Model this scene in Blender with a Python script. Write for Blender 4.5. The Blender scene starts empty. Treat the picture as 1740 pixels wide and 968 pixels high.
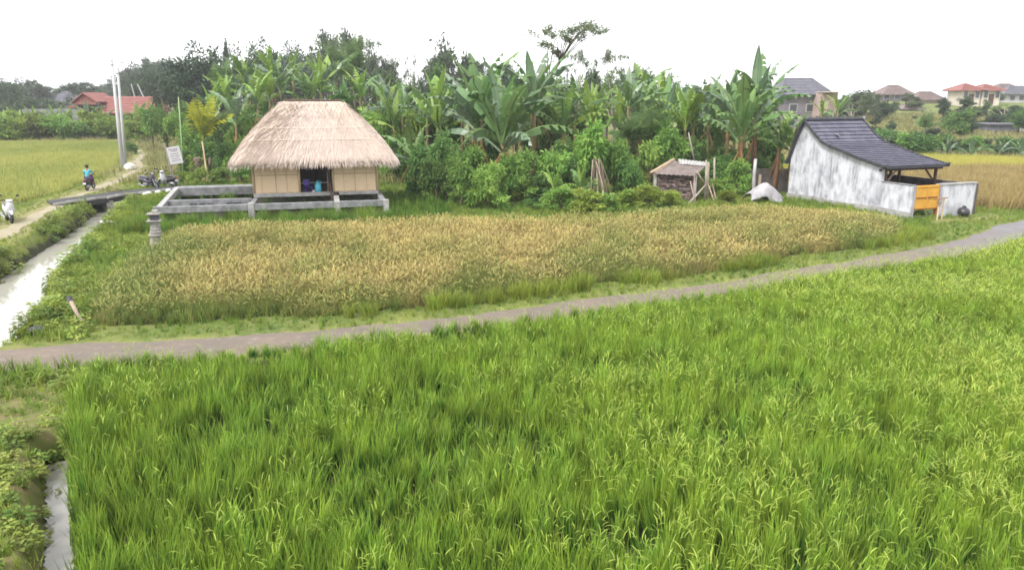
import bpy, math, random
import numpy as np
from math import sin, cos, pi, radians, atan, atan2, hypot
from mathutils import Vector, Matrix

# ------------------------------------------------------------------ camera, sky, sun, exposure
SC = bpy.context.scene
FPX, CAMH = 1242.0, 5.5                     # focal length in photo pixels, eye height in metres
PITCH = atan(314 / FPX)
cam_d = bpy.data.cameras.new('camera'); cam = bpy.data.objects.new('camera', cam_d)
SC.collection.objects.link(cam); SC.camera = cam
cam.location = (0, 0, CAMH); cam.rotation_euler = (pi / 2 - PITCH, 0, 0)
cam_d.sensor_width = 36; cam_d.lens = 36 * FPX / 1740; cam_d.clip_end = 4000; cam_d.clip_start = .1

SUN_EL, SUN_AZ = radians(50), radians(222)   # azimuth clockwise from +Y
world = bpy.data.worlds.new('World'); SC.world = world; world.use_nodes = True
wn, wl = world.node_tree.nodes, world.node_tree.links
wn.clear()
sky = wn.new('ShaderNodeTexSky'); sky.sky_type = 'NISHITA'; sky.sun_disc = False
sky.sun_elevation = SUN_EL; sky.sun_rotation = SUN_AZ; sky.dust_density = 5; sky.air_density = 1
hs = wn.new('ShaderNodeHueSaturation'); hs.inputs['Saturation'].default_value = .12
wl.new(sky.outputs[0], hs.inputs['Color'])
cloud = wn.new('ShaderNodeMix'); cloud.data_type = 'RGBA'; cloud.inputs[0].default_value = .8
wl.new(hs.outputs[0], cloud.inputs[6]); cloud.inputs[7].default_value = (8.0, 8.0, 8.15, 1)
bg = wn.new('ShaderNodeBackground'); bg.inputs[1].default_value = .10
wl.new(cloud.outputs[2], bg.inputs[0])
wo = wn.new('ShaderNodeOutputWorld'); wl.new(bg.outputs[0], wo.inputs[0])

sun_d = bpy.data.lights.new('sun', 'SUN'); sun_d.energy = 1.5; sun_d.angle = radians(14); sun_d.color = (1, .96, .9)
sun = bpy.data.objects.new('sun', sun_d); SC.collection.objects.link(sun)
sdir = Vector((sin(SUN_AZ) * cos(SUN_EL), cos(SUN_AZ) * cos(SUN_EL), sin(SUN_EL)))
sun.rotation_euler = sdir.to_track_quat('Z', 'Y').to_euler()

SC.view_settings.view_transform = 'Standard'; SC.view_settings.look = 'None'
SC.view_settings.gamma = 1; SC.view_settings.exposure = 1.40
SC.render.engine = 'CYCLES'
cy = SC.cycles
cy.use_denoising = True; cy.denoising_prefilter = 'NONE'; cy.max_bounces = 6; cy.diffuse_bounces = 3; cy.glossy_bounces = 2
cy.transmission_bounces = 4; cy.volume_bounces = 0; cy.caustics_reflective = False; cy.caustics_refractive = False
cy.filter_width = 1.7

# ------------------------------------------------------------------ pixel -> place helpers (photo is 1740 x 968)
_sp, _cp = sin(PITCH), cos(PITCH)
def ray(px, py):
    u, v = (px - 870) / FPX, (484 - py) / FPX
    return (u, _cp + v * _sp, -_sp + v * _cp)
def P(px, py, z=0.0):
    d = ray(px, py); t = (z - CAMH) / d[2]; return (d[0] * t, d[1] * t)
def at(px, py, Y):
    d = ray(px, py); t = Y / d[1]; return (d[0] * t, Y, CAMH + d[2] * t)

# ------------------------------------------------------------------ small maths
def ss(a, b, x):
    t = np.clip((x - a) / (b - a), 0, 1); return t * t * (3 - 2 * t)
def vnoise(x, y, s, seed=0):
    r = np.random.RandomState(seed).rand(64, 64)
    x = np.asarray(x) / s + 1000; y = np.asarray(y) / s + 1000
    i = np.floor(x).astype(int); j = np.floor(y).astype(int)
    fx = x - i; fy = y - j; fx = fx * fx * (3 - 2 * fx); fy = fy * fy * (3 - 2 * fy)
    g = lambda a, b: r[a % 64, b % 64]
    return (g(i, j) * (1 - fx) + g(i + 1, j) * fx) * (1 - fy) + (g(i, j + 1) * (1 - fx) + g(i + 1, j + 1) * fx) * fy
def fbm(x, y, s, seed=0):
    return (vnoise(x, y, s, seed) * .55 + vnoise(x, y, s / 2.1, seed + 1) * .3 + vnoise(x, y, s / 4.3, seed + 2) * .15)
def polydist(pl, x, y, closed=False, wd=None):
    """distance to a polyline (and the interpolated half width there)"""
    best = np.full(np.shape(x), 1e9); bw = np.zeros(np.shape(x))
    n = len(pl)
    for k in range(n if closed else n - 1):
        ax, ay = pl[k]; bx, by = pl[(k + 1) % n]
        dx, dy = bx - ax, by - ay; L = dx * dx + dy * dy + 1e-12
        t = np.clip(((x - ax) * dx + (y - ay) * dy) / L, 0, 1)
        d = np.hypot(x - ax - t * dx, y - ay - t * dy)
        m = d < best; best = np.where(m, d, best)
        if wd: bw = np.where(m, wd[k] + (wd[k + 1] - wd[k]) * t, bw)
    return (best, bw) if wd else best
def inside(poly, x, y):
    r = np.zeros(np.shape(x), bool); n = len(poly)
    for k in range(n):
        ax, ay = poly[k]; bx, by = poly[(k + 1) % n]
        if ay == by: continue
        c = ((ay > y) != (by > y)) & (x < (bx - ax) * (y - ay) / (by - ay) + ax); r ^= c
    return r
def sdist(poly, x, y):
    return polydist(poly, x, y, True) * np.where(inside(poly, x, y), 1, -1)
def resample(pl, step):
    out = []
    for (ax, ay), (bx, by) in zip(pl[:-1], pl[1:]):
        n = max(1, int(hypot(bx - ax, by - ay) / step))
        out += [(ax + (bx - ax) * k / n, ay + (by - ay) * k / n) for k in range(n)]
    out.append(pl[-1])
    o = np.array(out)
    for _ in range(6):
        o[1:-1] = o[1:-1] * .5 + (o[:-2] + o[2:]) * .25
    return o

# ------------------------------------------------------------------ layout on the ground
PATH_UP = [(-16, 15.3), (-11.8, 16.0), (-10.0, 16.4), (-8.0, 16.7), (-6.16, 16.96), (-4.0, 17.6), (-1.1, 18.6), (2.2, 20.3),
           (6.04, 22.05), (10.85, 24.85), (15.1, 27.2), (18.6, 29.7), (22.3, 33.2), (25.5, 35.3), (32, 38.5), (45, 43)]
_pu = resample(PATH_UP, .5)
_tn = np.gradient(_pu, axis=0); _tn /= np.linalg.norm(_tn, axis=1)[:, None]
_nr = np.stack([_tn[:, 1], -_tn[:, 0]], 1)                       # towards the camera side
_w = 1.70 - .50 * ss(-9, -3, _pu[:, 0]) + .40 * ss(7, 18, _pu[:, 0])
_pl = _pu + _nr * _w[:, None]
PATH = [tuple(p) for p in _pu] + [tuple(p) for p in _pl[::-1]]
_low = [tuple(p) for p in (_pu + _nr * (_w + .28 + .35 * ss(5, 14, _pu[:, 0]))[:, None]) if -8.8 < p[0]]
GREEN = [(-8.55, 13.2)] + _low + [(45, 4), (-3.5, 4), (-4.0, 5.6), (-4.9, 7.2), (-5.75, 8.5), (-7.25, 11.1)]
_ver = _pu - _nr * (.72 + .6 * vnoise(_pu[:, 0], _pu[:, 1], 2.2, 5))[:, None]
BROWN = [tuple(p) for p in _ver if -10.5 < p[0] < 15.4] + [(16.9, 31.0), (16.7, 32.8), (13.4, 35.6), (9.5, 35.0), (6.4, 33.7), (3.5, 32.5), (.8, 31.8), (-2.5, 32.3),
         (-5.8, 31.6), (-8.5, 31.3), (-12, 30.4), (-13.6, 29.4), (-13.3, 26.8), (-12.2, 21), (-10.9, 18.2)]
LEFTF = [(-26.6, 38.5), (-27.9, 46), (-29.6, 52), (-32.2, 60), (-37.6, 71), (-44, 84), (-54, 101), (-72, 96), (-130, 92), (-130, 30), (-29, 30)]
TANF = [(24.0, 37.7), (27.2, 37.3), (40, 43.5), (62, 53), (62, 60), (38, 58), (29.5, 57), (24, 47)]
YELF = [(24.5, 48), (29.5, 57.6), (38, 58.6), (75, 61.5), (80, 71), (46, 68.5), (40, 71.5), (26, 70), (18, 52)]
CANAL = [(-12.9, 14.0), (-14.05, 18), (-16.2, 23), (-18.0, 28), (-20.2, 34.3), (-22.6, 41), (-24.4, 45.5), (-25.4, 48)]
CANAL_W = [1.3, 1.2, .95, .8, .58, .55, .5, .3]
DITCH = [(-7.72, 11.3), (-7.42, 10.8), (-5.95, 8.4), (-4.95, 6.8), (-3.8, 4.5)]
ROAD = [(-18.6, 20), (-20.0, 25), (-21.3, 29.5), (-23.2, 35), (-25.6, 42.5), (-26.6, 46.5), (-27.9, 51.5), (-30.2, 59), (-34.6, 68), (-39, 78), (-50, 96), (-60, 110)]
DECK_F = [(-24.3, 38.6), (-22.6, 40.8), (-21.2, 43.6), (-20.4, 46.3)]
DECK_B = [(-25.8, 40.4), (-24.0, 42.9), (-22.6, 45.5), (-21.7, 47.9)]

def hgt(x, y):
    x = np.asarray(x, float); y = np.asarray(y, float)
    z = (fbm(x, y, 3.0, 11) - .5) * .16 * ss(0, 1, polydist(PATH_UP, x, y) - 2.2)
    z = z - .30 * ss(.05, .55, sdist(GREEN, x, y))
    z = z - .06 * ss(-.25, .1, sdist(PATH, x, y))
    d, w = polydist(CANAL, x, y, wd=CANAL_W)
    z = z - (1.0 * (1 - ss(-.15, .55, d - w))) * ss(.0, .5, -sdist(PATH, x, y)) * (y > 14.5)
    z = z -   .58 * (1 - ss(.14, .36, polydist(DITCH, x, y)))
    z = z + ss(24, 60, x) * np.clip(y - 78, 0, 88) * .06
    z = z + 4 * ss(140, 260, y) * ss(-95, -50, x) * (1 - ss(-45, 0, x))
    z = z + 3.2 * ss(150, 330, y) * (1 - ss(-80, -30, x))
    return z
def h1(x, y): return float(hgt(np.array([x]), np.array([y]))[0])

# ------------------------------------------------------------------ object helpers
C = SC.collection
def tag(o, label=None, cat=None, group=None, kind=None):
    if label: o['label'] = label
    if cat: o['category'] = cat
    if group: o['group'] = group
    if kind: o['kind'] = kind
    return o
def empty(name, loc=(0, 0, 0), rz=0.0, label=None, cat=None, group=None):
    o = bpy.data.objects.new(name, None); C.objects.link(o); o.location = loc; o.rotation_euler = (0, 0, rz)
    o.empty_display_size = .2
    return tag(o, label, cat, group)
def mesh(name, V, F, mats, uv=None, mi=None, smooth=False):
    me = bpy.data.meshes.new(name)
    V = np.asarray(V, float)
    me.from_pydata(V.tolist(), [], [tuple(int(i) for i in f) for f in (F.tolist() if isinstance(F, np.ndarray) else F)])
    for m in (mats if isinstance(mats, (list, tuple)) else [mats]): me.materials.append(m)
    if uv is not None:
        li = np.empty(len(me.loops), np.int32); me.loops.foreach_get('vertex_index', li)
        ul = me.uv_layers.new(name='UVMap'); ul.data.foreach_set('uv', np.asarray(uv, np.float32)[li].ravel())
    if mi is not None: me.polygons.foreach_set('material_index', np.asarray(mi, np.int32))
    if smooth: me.polygons.foreach_set('use_smooth', np.ones(len(me.polygons), bool))
    me.update(); return me
def obj(name, me, parent=None, loc=None, rot=None, scale=None, link=True):
    o = bpy.data.objects.new(name, me)
    if link: C.objects.link(o)
    if parent: o.parent = parent
    if loc is not None: o.location = loc
    if rot is not None: o.rotation_euler = rot
    if scale is not None: o.scale = scale if hasattr(scale, '__len__') else (scale,) * 3
    return o
def copy_tree(o, parent=None):
    c = o.copy(); C.objects.link(c); c.parent = parent
    for ch in list(o.children): copy_tree(ch, c)
    return c

class MB:
    """collects simple solids, then makes ONE mesh"""
    def __init__(s): s.V = []; s.F = []; s.U = []
    def add(s, V, F, uv=None):
        b = len(s.V); s.V += [tuple(v) for v in V]; s.F += [tuple(i + b for i in f) for f in F]
        s.U += list(uv) if uv is not None else [(0, 0)] * len(V); return s
    def box(s, c, d, M=None, bev=0.0):
        x, y, z = d[0] / 2, d[1] / 2, d[2] / 2
        if bev <= 0:
            V = [Vector((a * x, b * y, e * z)) for e in (-1, 1) for a, b in ((-1, -1), (1, -1), (1, 1), (-1, 1))]
            F = [(3, 2, 1, 0), (4, 5, 6, 7), (0, 1, 5, 4), (1, 2, 6, 5), (2, 3, 7, 6), (3, 0, 4, 7)]
        else:
            V = []; F = []
            prof = [(-z, -bev), (-z + bev, 0), (z - bev, 0), (z, -bev)]
            for h, k in prof:
                X, Y = x + k, y + k
                for a, b in ((-1, -1), (1, -1), (1, 1), (-1, 1)):
                    V.append(Vector((a * X, b * Y, h)))
            F = [(3, 2, 1, 0), (12, 13, 14, 15)]
            for r in range(3):
                for k in range(4):
                    F.append((r * 4 + k, r * 4 + (k + 1) % 4, r * 4 + 4 + (k + 1) % 4, r * 4 + 4 + k))
        if M is not None: V = [M @ v for v in V]
        return s.add([v + Vector(c) for v in V], F)
    def beam(s, a, b, w, h, bev=0.0):
        a, b = Vector(a), Vector(b); d = b - a; L = d.length; d.normalize()
        up = Vector((0, 0, 1)) if abs(d.z) < .95 else Vector((0, 1, 0))
        y = up.cross(d).normalized(); z = d.cross(y)
        M = Matrix((d, y, z)).transposed()
        return s.box((a + b) / 2, (L, w, h), M, bev)
    def tube(s, pts, rad, n=8, cap=True):
        pts = [Vector(p) for p in pts]; R = rad if hasattr(rad, '__len__') else [rad] * len(pts)
        V = []; F = []; ref = None
        for k, p in enumerate(pts):
            d = (pts[min(k + 1, len(pts) - 1)] - pts[max(k - 1, 0)]).normalized()
            if ref is None: ref = Vector((1, 0, 0)) if abs(d.x) < .8 else Vector((0, 1, 0))
            x = (ref - d * ref.dot(d)).normalized(); ref = x; y = d.cross(x)
            for j in range(n):
                an = 2 * pi * j / n; V.append(p + (x * cos(an) + y * sin(an)) * R[k])
        for k in range(len(pts) - 1):
            for j in range(n):
                F.append((k * n + j, k * n + (j + 1) % n, (k + 1) * n + (j + 1) % n, (k + 1) * n + j))
        if cap: F += [tuple(range(n - 1, -1, -1)), tuple((len(pts) - 1) * n + j for j in range(n))]
        return s.add(V, F)
    def lathe(s, prof, n=16, M=None):
        V = [Vector((r * cos(2 * pi * j / n), r * sin(2 * pi * j / n), z)) for r, z in prof for j in range(n)]
        if M is not None: V = [M @ v for v in V]
        F = [(k * n + j, k * n + (j + 1) % n, (k + 1) * n + (j + 1) % n, (k + 1) * n + j) for k in range(len(prof) - 1) for j in range(n)]
        F += [tuple(range(n - 1, -1, -1)), tuple((len(prof) - 1) * n + j for j in range(n))]
        return s.add(V, F)
    def prism(s, pts, y0, y1, M=None):
        """outline in XZ pushed along Y"""
        n = len(pts); V = [Vector((x, y0, z)) for x, z in pts] + [Vector((x, y1, z)) for x, z in pts]
        if M is not None: V = [M @ v for v in V]
        F = [tuple(range(n)), tuple(range(2 * n - 1, n - 1, -1))] + [(k, k + n, (k + 1) % n + n, (k + 1) % n) for k in range(n)]
        return s.add(V, F)
    def build(s, name, mat, parent=None, smooth=False, kind=None, loc=None, rot=None):
        o = obj(name, mesh(name, s.V, s.F, mat, s.U, smooth=smooth), parent, loc, rot)
        return tag(o, kind=kind)

# ------------------------------------------------------------------ materials
def mat(name):
    m = bpy.data.materials.new(name); m.use_nodes = True; n = m.node_tree.nodes; n.clear()
    out = n.new('ShaderNodeOutputMaterial'); b = n.new('ShaderNodeBsdfPrincipled')
    m.node_tree.links.new(b.outputs[0], out.inputs[0]); return m, m.node_tree.nodes, m.node_tree.links, b, out
def mixc(n, l, f, a, b, blend='MIX'):
    x = n.new('ShaderNodeMix'); x.data_type = 'RGBA'; x.blend_type = blend
    for sock, v in ((x.inputs[0], f), (x.inputs[6], a), (x.inputs[7], b)):
        if hasattr(v, 'is_output'): l.new(v, sock)
        else: sock.default_value = v if not isinstance(v, tuple) else (v + (1,))[:4]
    return x.outputs[2]
def ramp(n, l, f, a, b):
    r = n.new('ShaderNodeMapRange'); r.inputs[1].default_value = a; r.inputs[2].default_value = b
    l.new(f, r.inputs[0]); return r.outputs[0]
def noise(n, l, scale, detail=4, vec=None, stretch=None, rough=.6):
    t = n.new('ShaderNodeTexNoise'); t.inputs['Scale'].default_value = scale; t.inputs['Detail'].default_value = detail
    t.inputs['Roughness'].default_value = rough
    if vec is None: vec = n.new('ShaderNodeTexCoord').outputs['Object']
    if stretch:
        mp = n.new('ShaderNodeMapping'); mp.inputs['Scale'].default_value = stretch; l.new(vec, mp.inputs[0]); vec = mp.outputs[0]
    l.new(vec, t.inputs['Vector']); return t.outputs[0]
def bump(n, l, b, h, strength=.4, dist=.02):
    x = n.new('ShaderNodeBump'); x.inputs['Strength'].default_value = strength; x.inputs['Distance'].default_value = dist
    l.new(h, x.inputs['Height']); l.new(x.outputs[0], b.inputs['Normal'])
def simple(name, c1, c2=None, scale=6, rough=.8, spec=.3, bmp=.3, stretch=None, metal=0, dist=.01, lo=.35, hi=.65):
    m, n, l, b, o = mat(name); b.inputs['Roughness'].default_value = rough; b.inputs['Metallic'].default_value = metal
    b.inputs['Specular IOR Level'].default_value = spec
    if c2 is None: c2 = tuple(x * .75 for x in c1)
    f = noise(n, l, scale, 5, stretch=stretch)
    l.new(mixc(n, l, ramp(n, l, f, lo, hi), c1, c2), b.inputs['Base Color'])
    if bmp: bump(n, l, b, f, bmp, dist)
    return m
def leaf_mat(name, ca, cb, tip=None, inst=False, tw=.70, tip0=.55, trans=.3, rough=.5, var=.35, spec=.25):
    """uv.x = along the leaf, uv.y = tint of this leaf or clump; inst: tint per instance"""
    m, n, l, b, o = mat(name); b.inputs['Roughness'].default_value = rough; b.inputs['Specular IOR Level'].default_value = spec
    uv = n.new('ShaderNodeUVMap'); sep = n.new('ShaderNodeSeparateXYZ'); l.new(uv.outputs[0], sep.inputs[0])
    if inst:
        at_ = n.new('ShaderNodeAttribute'); at_.attribute_type = 'INSTANCER'; at_.attribute_name = 'tint'
        ad = n.new('ShaderNodeMath'); ad.operation = 'MULTIPLY_ADD'; l.new(sep.outputs[1], ad.inputs[0]); ad.inputs[1].default_value = tw
        sb = n.new('ShaderNodeMath'); sb.operation = 'SUBTRACT'; l.new(at_.outputs['Fac'], sb.inputs[0]); sb.inputs[1].default_value = tw / 2
        l.new(sb.outputs[0], ad.inputs[2]); ad.use_clamp = True; tint = ad.outputs[0]
    else: tint = sep.outputs[1]
    col = mixc(n, l, tint, ca, cb)
    if tip: col = mixc(n, l, ramp(n, l, sep.outputs[0], tip0, 1.05), col, tip)
    oi = n.new('ShaderNodeObjectInfo'); h = n.new('ShaderNodeHueSaturation')
    r = n.new('ShaderNodeMapRange'); l.new(oi.outputs['Random'], r.inputs[0]); r.inputs[3].default_value = 1 - var; r.inputs[4].default_value = 1 + var
    l.new(r.outputs[0], h.inputs['Value']); l.new(col, h.inputs['Color'])
    r2 = n.new('ShaderNodeMapRange'); mm = n.new('ShaderNodeMath'); mm.operation = 'FRACT'; mu = n.new('ShaderNodeMath'); mu.operation = 'MULTIPLY'
    l.new(oi.outputs['Random'], mu.inputs[0]); mu.inputs[1].default_value = 7.3; l.new(mu.outputs[0], mm.inputs[0]); l.new(mm.outputs[0], r2.inputs[0])
    r2.inputs[3].default_value = .488; r2.inputs[4].default_value = .512; l.new(r2.outputs[0], h.inputs['Hue'])
    l.new(h.outputs[0], b.inputs['Base Color'])
    t = n.new('ShaderNodeBsdfTranslucent'); g = n.new('ShaderNodeGamma'); g.inputs[1].default_value = .9
    l.new(h.outputs[0], g.inputs[0]); l.new(g.outputs[0], t.inputs[0])
    ms = n.new('ShaderNodeMixShader'); ms.inputs[0].default_value = trans
    l.new(b.outputs[0], ms.inputs[1]); l.new(t.outputs[0], ms.inputs[2]); l.new(ms.outputs[0], o.inputs[0])
    return m

M = {}
M['rice'] = leaf_mat('rice_blade', (.014, .095, .016), (.205, .30, .026), tip=(.255, .375, .042), inst=True, trans=.20, var=.38, tw=1.0, tip0=.30)
M['panicle'] = leaf_mat('rice_panicle', (.17, .27, .03), (.33, .39, .07), inst=True, trans=.2, var=.25)
M['brice'] = leaf_mat('ripe_rice_blade', (.10, .18, .03), (.31, .255, .09), inst=True, trans=.3, var=.3)
M['bpan'] = leaf_mat('ripe_rice_panicle', (.19, .235, .055), (.42, .33, .12), inst=True, trans=.2, var=.3)
M['lrice'] = leaf_mat('far_rice_blade', (.25, .30, .07), (.43, .43, .12), inst=True, trans=.3, var=.15)
M['yrice'] = leaf_mat('yellow_rice_blade', (.26, .29, .05), (.48, .44, .10), inst=True, trans=.3, var=.12)
M['trice'] = leaf_mat('straw_rice_blade', (.26, .21, .08), (.42, .32, .14), inst=True, trans=.25, var=.25)
M['grass'] = leaf_mat('grass_blade', (.075, .17, .022), (.27, .32, .05), inst=True, trans=.35, var=.3)
M['weed'] = leaf_mat('weed_leaf', (.09, .19, .03), (.27, .31, .06), inst=True, trans=.3, var=.35)
M['leaf_dark'] = leaf_mat('dark_bush_leaf', (.046, .125, .034), (.175, .29, .068), trans=.24, var=.2)
M['leaf_mid'] = leaf_mat('bush_leaf', (.085, .205, .038), (.28, .41, .085), trans=.28, var=.2)
M['leaf_light'] = leaf_mat('light_bush_leaf', (.12, .20, .035), (.30, .38, .07), trans=.3, var=.2)
M['leaf_far'] = leaf_mat('far_tree_leaf', (.038, .066, .038), (.095, .135, .066), trans=.12, var=.25)
M['olive'] = leaf_mat('olive_grass_blade', (.17, .18, .06), (.33, .30, .13), inst=True, trans=.25, var=.25)
M['leaf_deep'] = leaf_mat('deep_green_leaf', (.026, .052, .028), (.068, .105, .052), trans=.1, var=.1)  # own dark green of the big rounded tree and its neighbours
M['leaf_feather'] = leaf_mat('feathery_leaf', (.07, .11, .05), (.17, .21, .10), trans=.3, var=.2)
M['banana'] = leaf_mat('banana_leaf', (.09, .18, .06), (.18, .29, .085), trans=.32, rough=.4, var=.3, spec=.4)
M['banana_pale'] = leaf_mat('pale_banana_leaf', (.155, .27, .045), (.26, .38, .075), trans=.36, rough=.4, var=.2, spec=.4)
M['banana_grey'] = leaf_mat('grey_green_banana_leaf', (.10, .17, .10), (.20, .28, .16), trans=.25, rough=.35, var=.25, spec=.5)
M['banana_dry'] = leaf_mat('dry_banana_leaf', (.16, .09, .045), (.34, .19, .08), trans=.15, rough=.8, var=.3)
M['palm'] = leaf_mat('palm_leaflet', (.08, .15, .05), (.16, .24, .08), trans=.3, var=.2)
M['palm_yellow'] = leaf_mat('yellow_palm_leaflet', (.30, .34, .03), (.50, .52, .06), trans=.35, var=.15)
M['bark'] = simple('bark', (.16, .12, .09), (.08, .06, .05), 8, stretch=(1, 1, .25), bmp=.6)
M['bark_pale'] = simple('pale_bark', (.36, .32, .27), (.22, .19, .16), 8, stretch=(1, 1, .3), bmp=.5)
M['banana_stem'] = simple('banana_stem', (.24, .20, .09), (.12, .08, .045), 5, stretch=(1, 1, .2), bmp=.4)
M['banana_stem_red'] = simple('dry_banana_stem', (.30, .16, .08), (.12, .06, .04), 5, stretch=(1, 1, .2), bmp=.4)
M['stick'] = simple('dry_stick', (.40, .33, .26), (.24, .18, .14), 7, stretch=(1, 1, .3), bmp=.4)
M['concrete'] = simple('weathered_concrete', (.25, .25, .26), (.13, .135, .14), 3.0, rough=.9, bmp=.4)
M['concrete_pale'] = simple('pale_concrete', (.38, .375, .365), (.24, .235, .23), 3.0, rough=.9, bmp=.3)
M['pole'] = simple('pole_concrete', (.48, .485, .50), (.36, .365, .38), 2.0, rough=.85, bmp=.15, stretch=(1, 1, .2))
M['thatch'] = simple('thatch_straw', (.55, .465, .395), (.43, .36, .30), 14, rough=.9, bmp=.6, stretch=(1, 1, .15), dist=.03)
M['straw'] = leaf_mat('straw_blade', (.53, .445, .385), (.70, .605, .535), trans=.12, rough=.8, var=.0)
M['thatch_dark'] = simple('ridge_straw', (.26, .20, .16), (.15, .11, .09), 10, bmp=.5)
M['tie'] = simple('bamboo_strip', (.70, .61, .52), (.62, .53, .44), 8, bmp=.2)
M['wood_dark'] = simple('dark_wood', (.10, .06, .04), (.05, .03, .025), 6, stretch=(1, 1, .2))
M['wood'] = simple('weathered_wood', (.34, .27, .21), (.20, .15, .12), 6, stretch=(1, 1, .2), bmp=.4)
M['bamboo'] = simple('bamboo_post', (.60, .47, .31), (.45, .34, .21), 6, stretch=(1, 1, .2), bmp=.2)
M['bamboo_green'] = simple('green_bamboo', (.36, .46, .26), (.28, .38, .18), 3, bmp=.1)
M['black'] = simple('black_plastic', (.025, .025, .03), (.04, .04, .045), 4, rough=.35, spec=.5, bmp=0)
M['rubber'] = simple('tyre_rubber', (.02, .02, .02), (.035, .033, .03), 9, rough=.8, bmp=.2)
M['metal'] = simple('grey_metal', (.45, .45, .47), (.33, .33, .35), 5, rough=.35, metal=.8, bmp=0)
M['white_paint'] = simple('white_paint', (.55, .55, .57), (.47, .47, .5), 3, rough=.3, spec=.5, bmp=0)
M['violet_paint'] = simple('violet_grey_paint', (.075, .07, .095), (.045, .04, .06), 3, rough=.3, spec=.5, bmp=0)
M['teal'] = simple('teal_cloth', (.10, .42, .52), (.06, .32, .42), 7, rough=.9, bmp=.3)
M['purple'] = simple('purple_cloth', (.16, .05, .15), (.09, .03, .10), 7, rough=.9, bmp=.3)
M['skin'] = simple('skin', (.30, .16, .10), (.25, .13, .08), 8, rough=.5, bmp=0)
M['hair'] = simple('black_hair', (.015, .013, .012), (.03, .025, .02), 20, rough=.5, bmp=.3)
M['cyan'] = simple('cyan_plastic', (.12, .55, .70), (.08, .45, .60), 4, rough=.4, bmp=0)
M['blueviolet'] = simple('violet_plastic', (.10, .06, .42), (.07, .04, .30), 4, rough=.4, bmp=0)
M['red_lamp'] = simple('red_plastic', (.45, .02, .02), (.35, .01, .01), 4, rough=.3, bmp=0)
M['glass'] = simple('lamp_glass', (.6, .6, .62), (.5, .5, .52), 4, rough=.1, spec=.6, bmp=0)
M['orange'] = simple('orange_gate_paint', (.62, .34, .055), (.52, .27, .045), 2.5, rough=.6, bmp=.1)
M['orange_dark'] = simple('rust_orange_frame', (.30, .12, .03), (.20, .07, .03), 4, bmp=.2)
M['tile'] = simple('dark_roof_tile', (.115, .115, .155), (.07, .07, .10), 2.2, rough=.7, spec=.3, bmp=.2)
M['tile_cap'] = simple('black_roof_trim', (.035, .035, .045), (.06, .06, .07), 4, rough=.7, bmp=.2)
M['red_tile'] = simple('red_roof_tile', (.27, .11, .095), (.21, .085, .075), 1.5, rough=.8, bmp=.2)
M['grey_roof'] = simple('grey_roof', (.15, .15, .18), (.10, .10, .12), 1.2, rough=.8, bmp=.2)
M['brown_roof'] = simple('brown_roof', (.20, .15, .14), (.13, .10, .10), 1.2, rough=.8, bmp=.2)
M['cream'] = simple('cream_wall', (.58, .52, .44), (.46, .41, .35), .6, rough=.9, bmp=.1)
M['pink_wall'] = simple('pinkish_wall', (.48, .36, .31), (.38, .29, .26), .6, rough=.9, bmp=.1)
M['white_wall'] = simple('white_wall', (.50, .49, .48), (.40, .395, .39), .5, rough=.9, bmp=.1)
M['grey_wall'] = simple('grey_wall', (.22, .21, .22), (.15, .14, .15), .6, rough=.9, bmp=.1)
M['redbrown_wall'] = simple('red_brown_wall', (.25, .09, .07), (.18, .06, .05), .6, rough=.9, bmp=.1)
M['window'] = simple('dark_window_glass', (.03, .035, .045), (.05, .055, .065), 1, rough=.15, spec=.6, bmp=0)
M['stone'] = simple('grey_stone', (.36, .345, .32), (.20, .19, .18), 7, rough=.95, bmp=.6, dist=.02)
M['stone_dark'] = simple('dark_stone', (.10, .10, .115), (.05, .05, .06), 7, rough=.9, bmp=.5)
M['rock_white'] = simple('whitewashed_rock', (.72, .71, .68), (.55, .54, .51), 4, rough=.9, bmp=.5)
M['brick'] = simple('old_brick', (.20, .115, .095), (.34, .25, .22), 3.5, rough=.95, bmp=.5)
M['mortar'] = simple('dark_mortar', (.05, .04, .04), (.09, .075, .07), 8, rough=.95, bmp=.4)
M['tin'] = simple('rusty_tin', (.21, .175, .165), (.14, .11, .10), 2.5, rough=.75, bmp=.2)
M['tin_pale'] = simple('pale_tin', (.40, .40, .40), (.28, .27, .265), 2.5, rough=.6, bmp=.2)
M['tarp'] = simple('grey_white_cloth', (.40, .39, .41), (.24, .235, .25), 3.0, rough=.9, bmp=.4, stretch=(1, 1, .5))
M['sign'] = simple('sign_white', (.46, .455, .48), (.40, .395, .42), 2, rough=.6, bmp=0)
M['sign_ink'] = simple('sign_print', (.12, .10, .14), (.20, .12, .15), 6, rough=.7, bmp=0)
M['mud_shade_wall'] = simple('dark_mud_shade_wall', (.13, .11, .10), (.07, .06, .055), 3, rough=.95, bmp=.6)

# stained plaster: white limewash washed down in streaks over grey render
def plaster():
    m, n, l, b, o = mat('stained_plaster'); b.inputs['Roughness'].default_value = .95
    g = n.new('ShaderNodeNewGeometry').outputs['Position']
    f1 = noise(n, l, 1.0, 6, g, (1.5, 1.5, .75), .66); f2 = noise(n, l, 1.0, 6, g, (5, 5, .55), .66); f3 = noise(n, l, .8, 5, g)
    a = n.new('ShaderNodeMath'); a.operation = 'MULTIPLY_ADD'; l.new(f2, a.inputs[0]); a.inputs[1].default_value = .6; l.new(f1, a.inputs[2])
    c = mixc(n, l, ramp(n, l, a.outputs[0], .66, .88), (.26, .263, .30), (.56, .565, .615))
    c = mixc(n, l, ramp(n, l, f3, .56, .74), c, (.245, .245, .27)); c = mixc(n, l, ramp(n, l, f2, .62, .80), c, (.18, .18, .195))
    l.new(c, b.inputs['Base Color']); bump(n, l, b, f2, .3, .01); return m
M['plaster'] = plaster()
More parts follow.
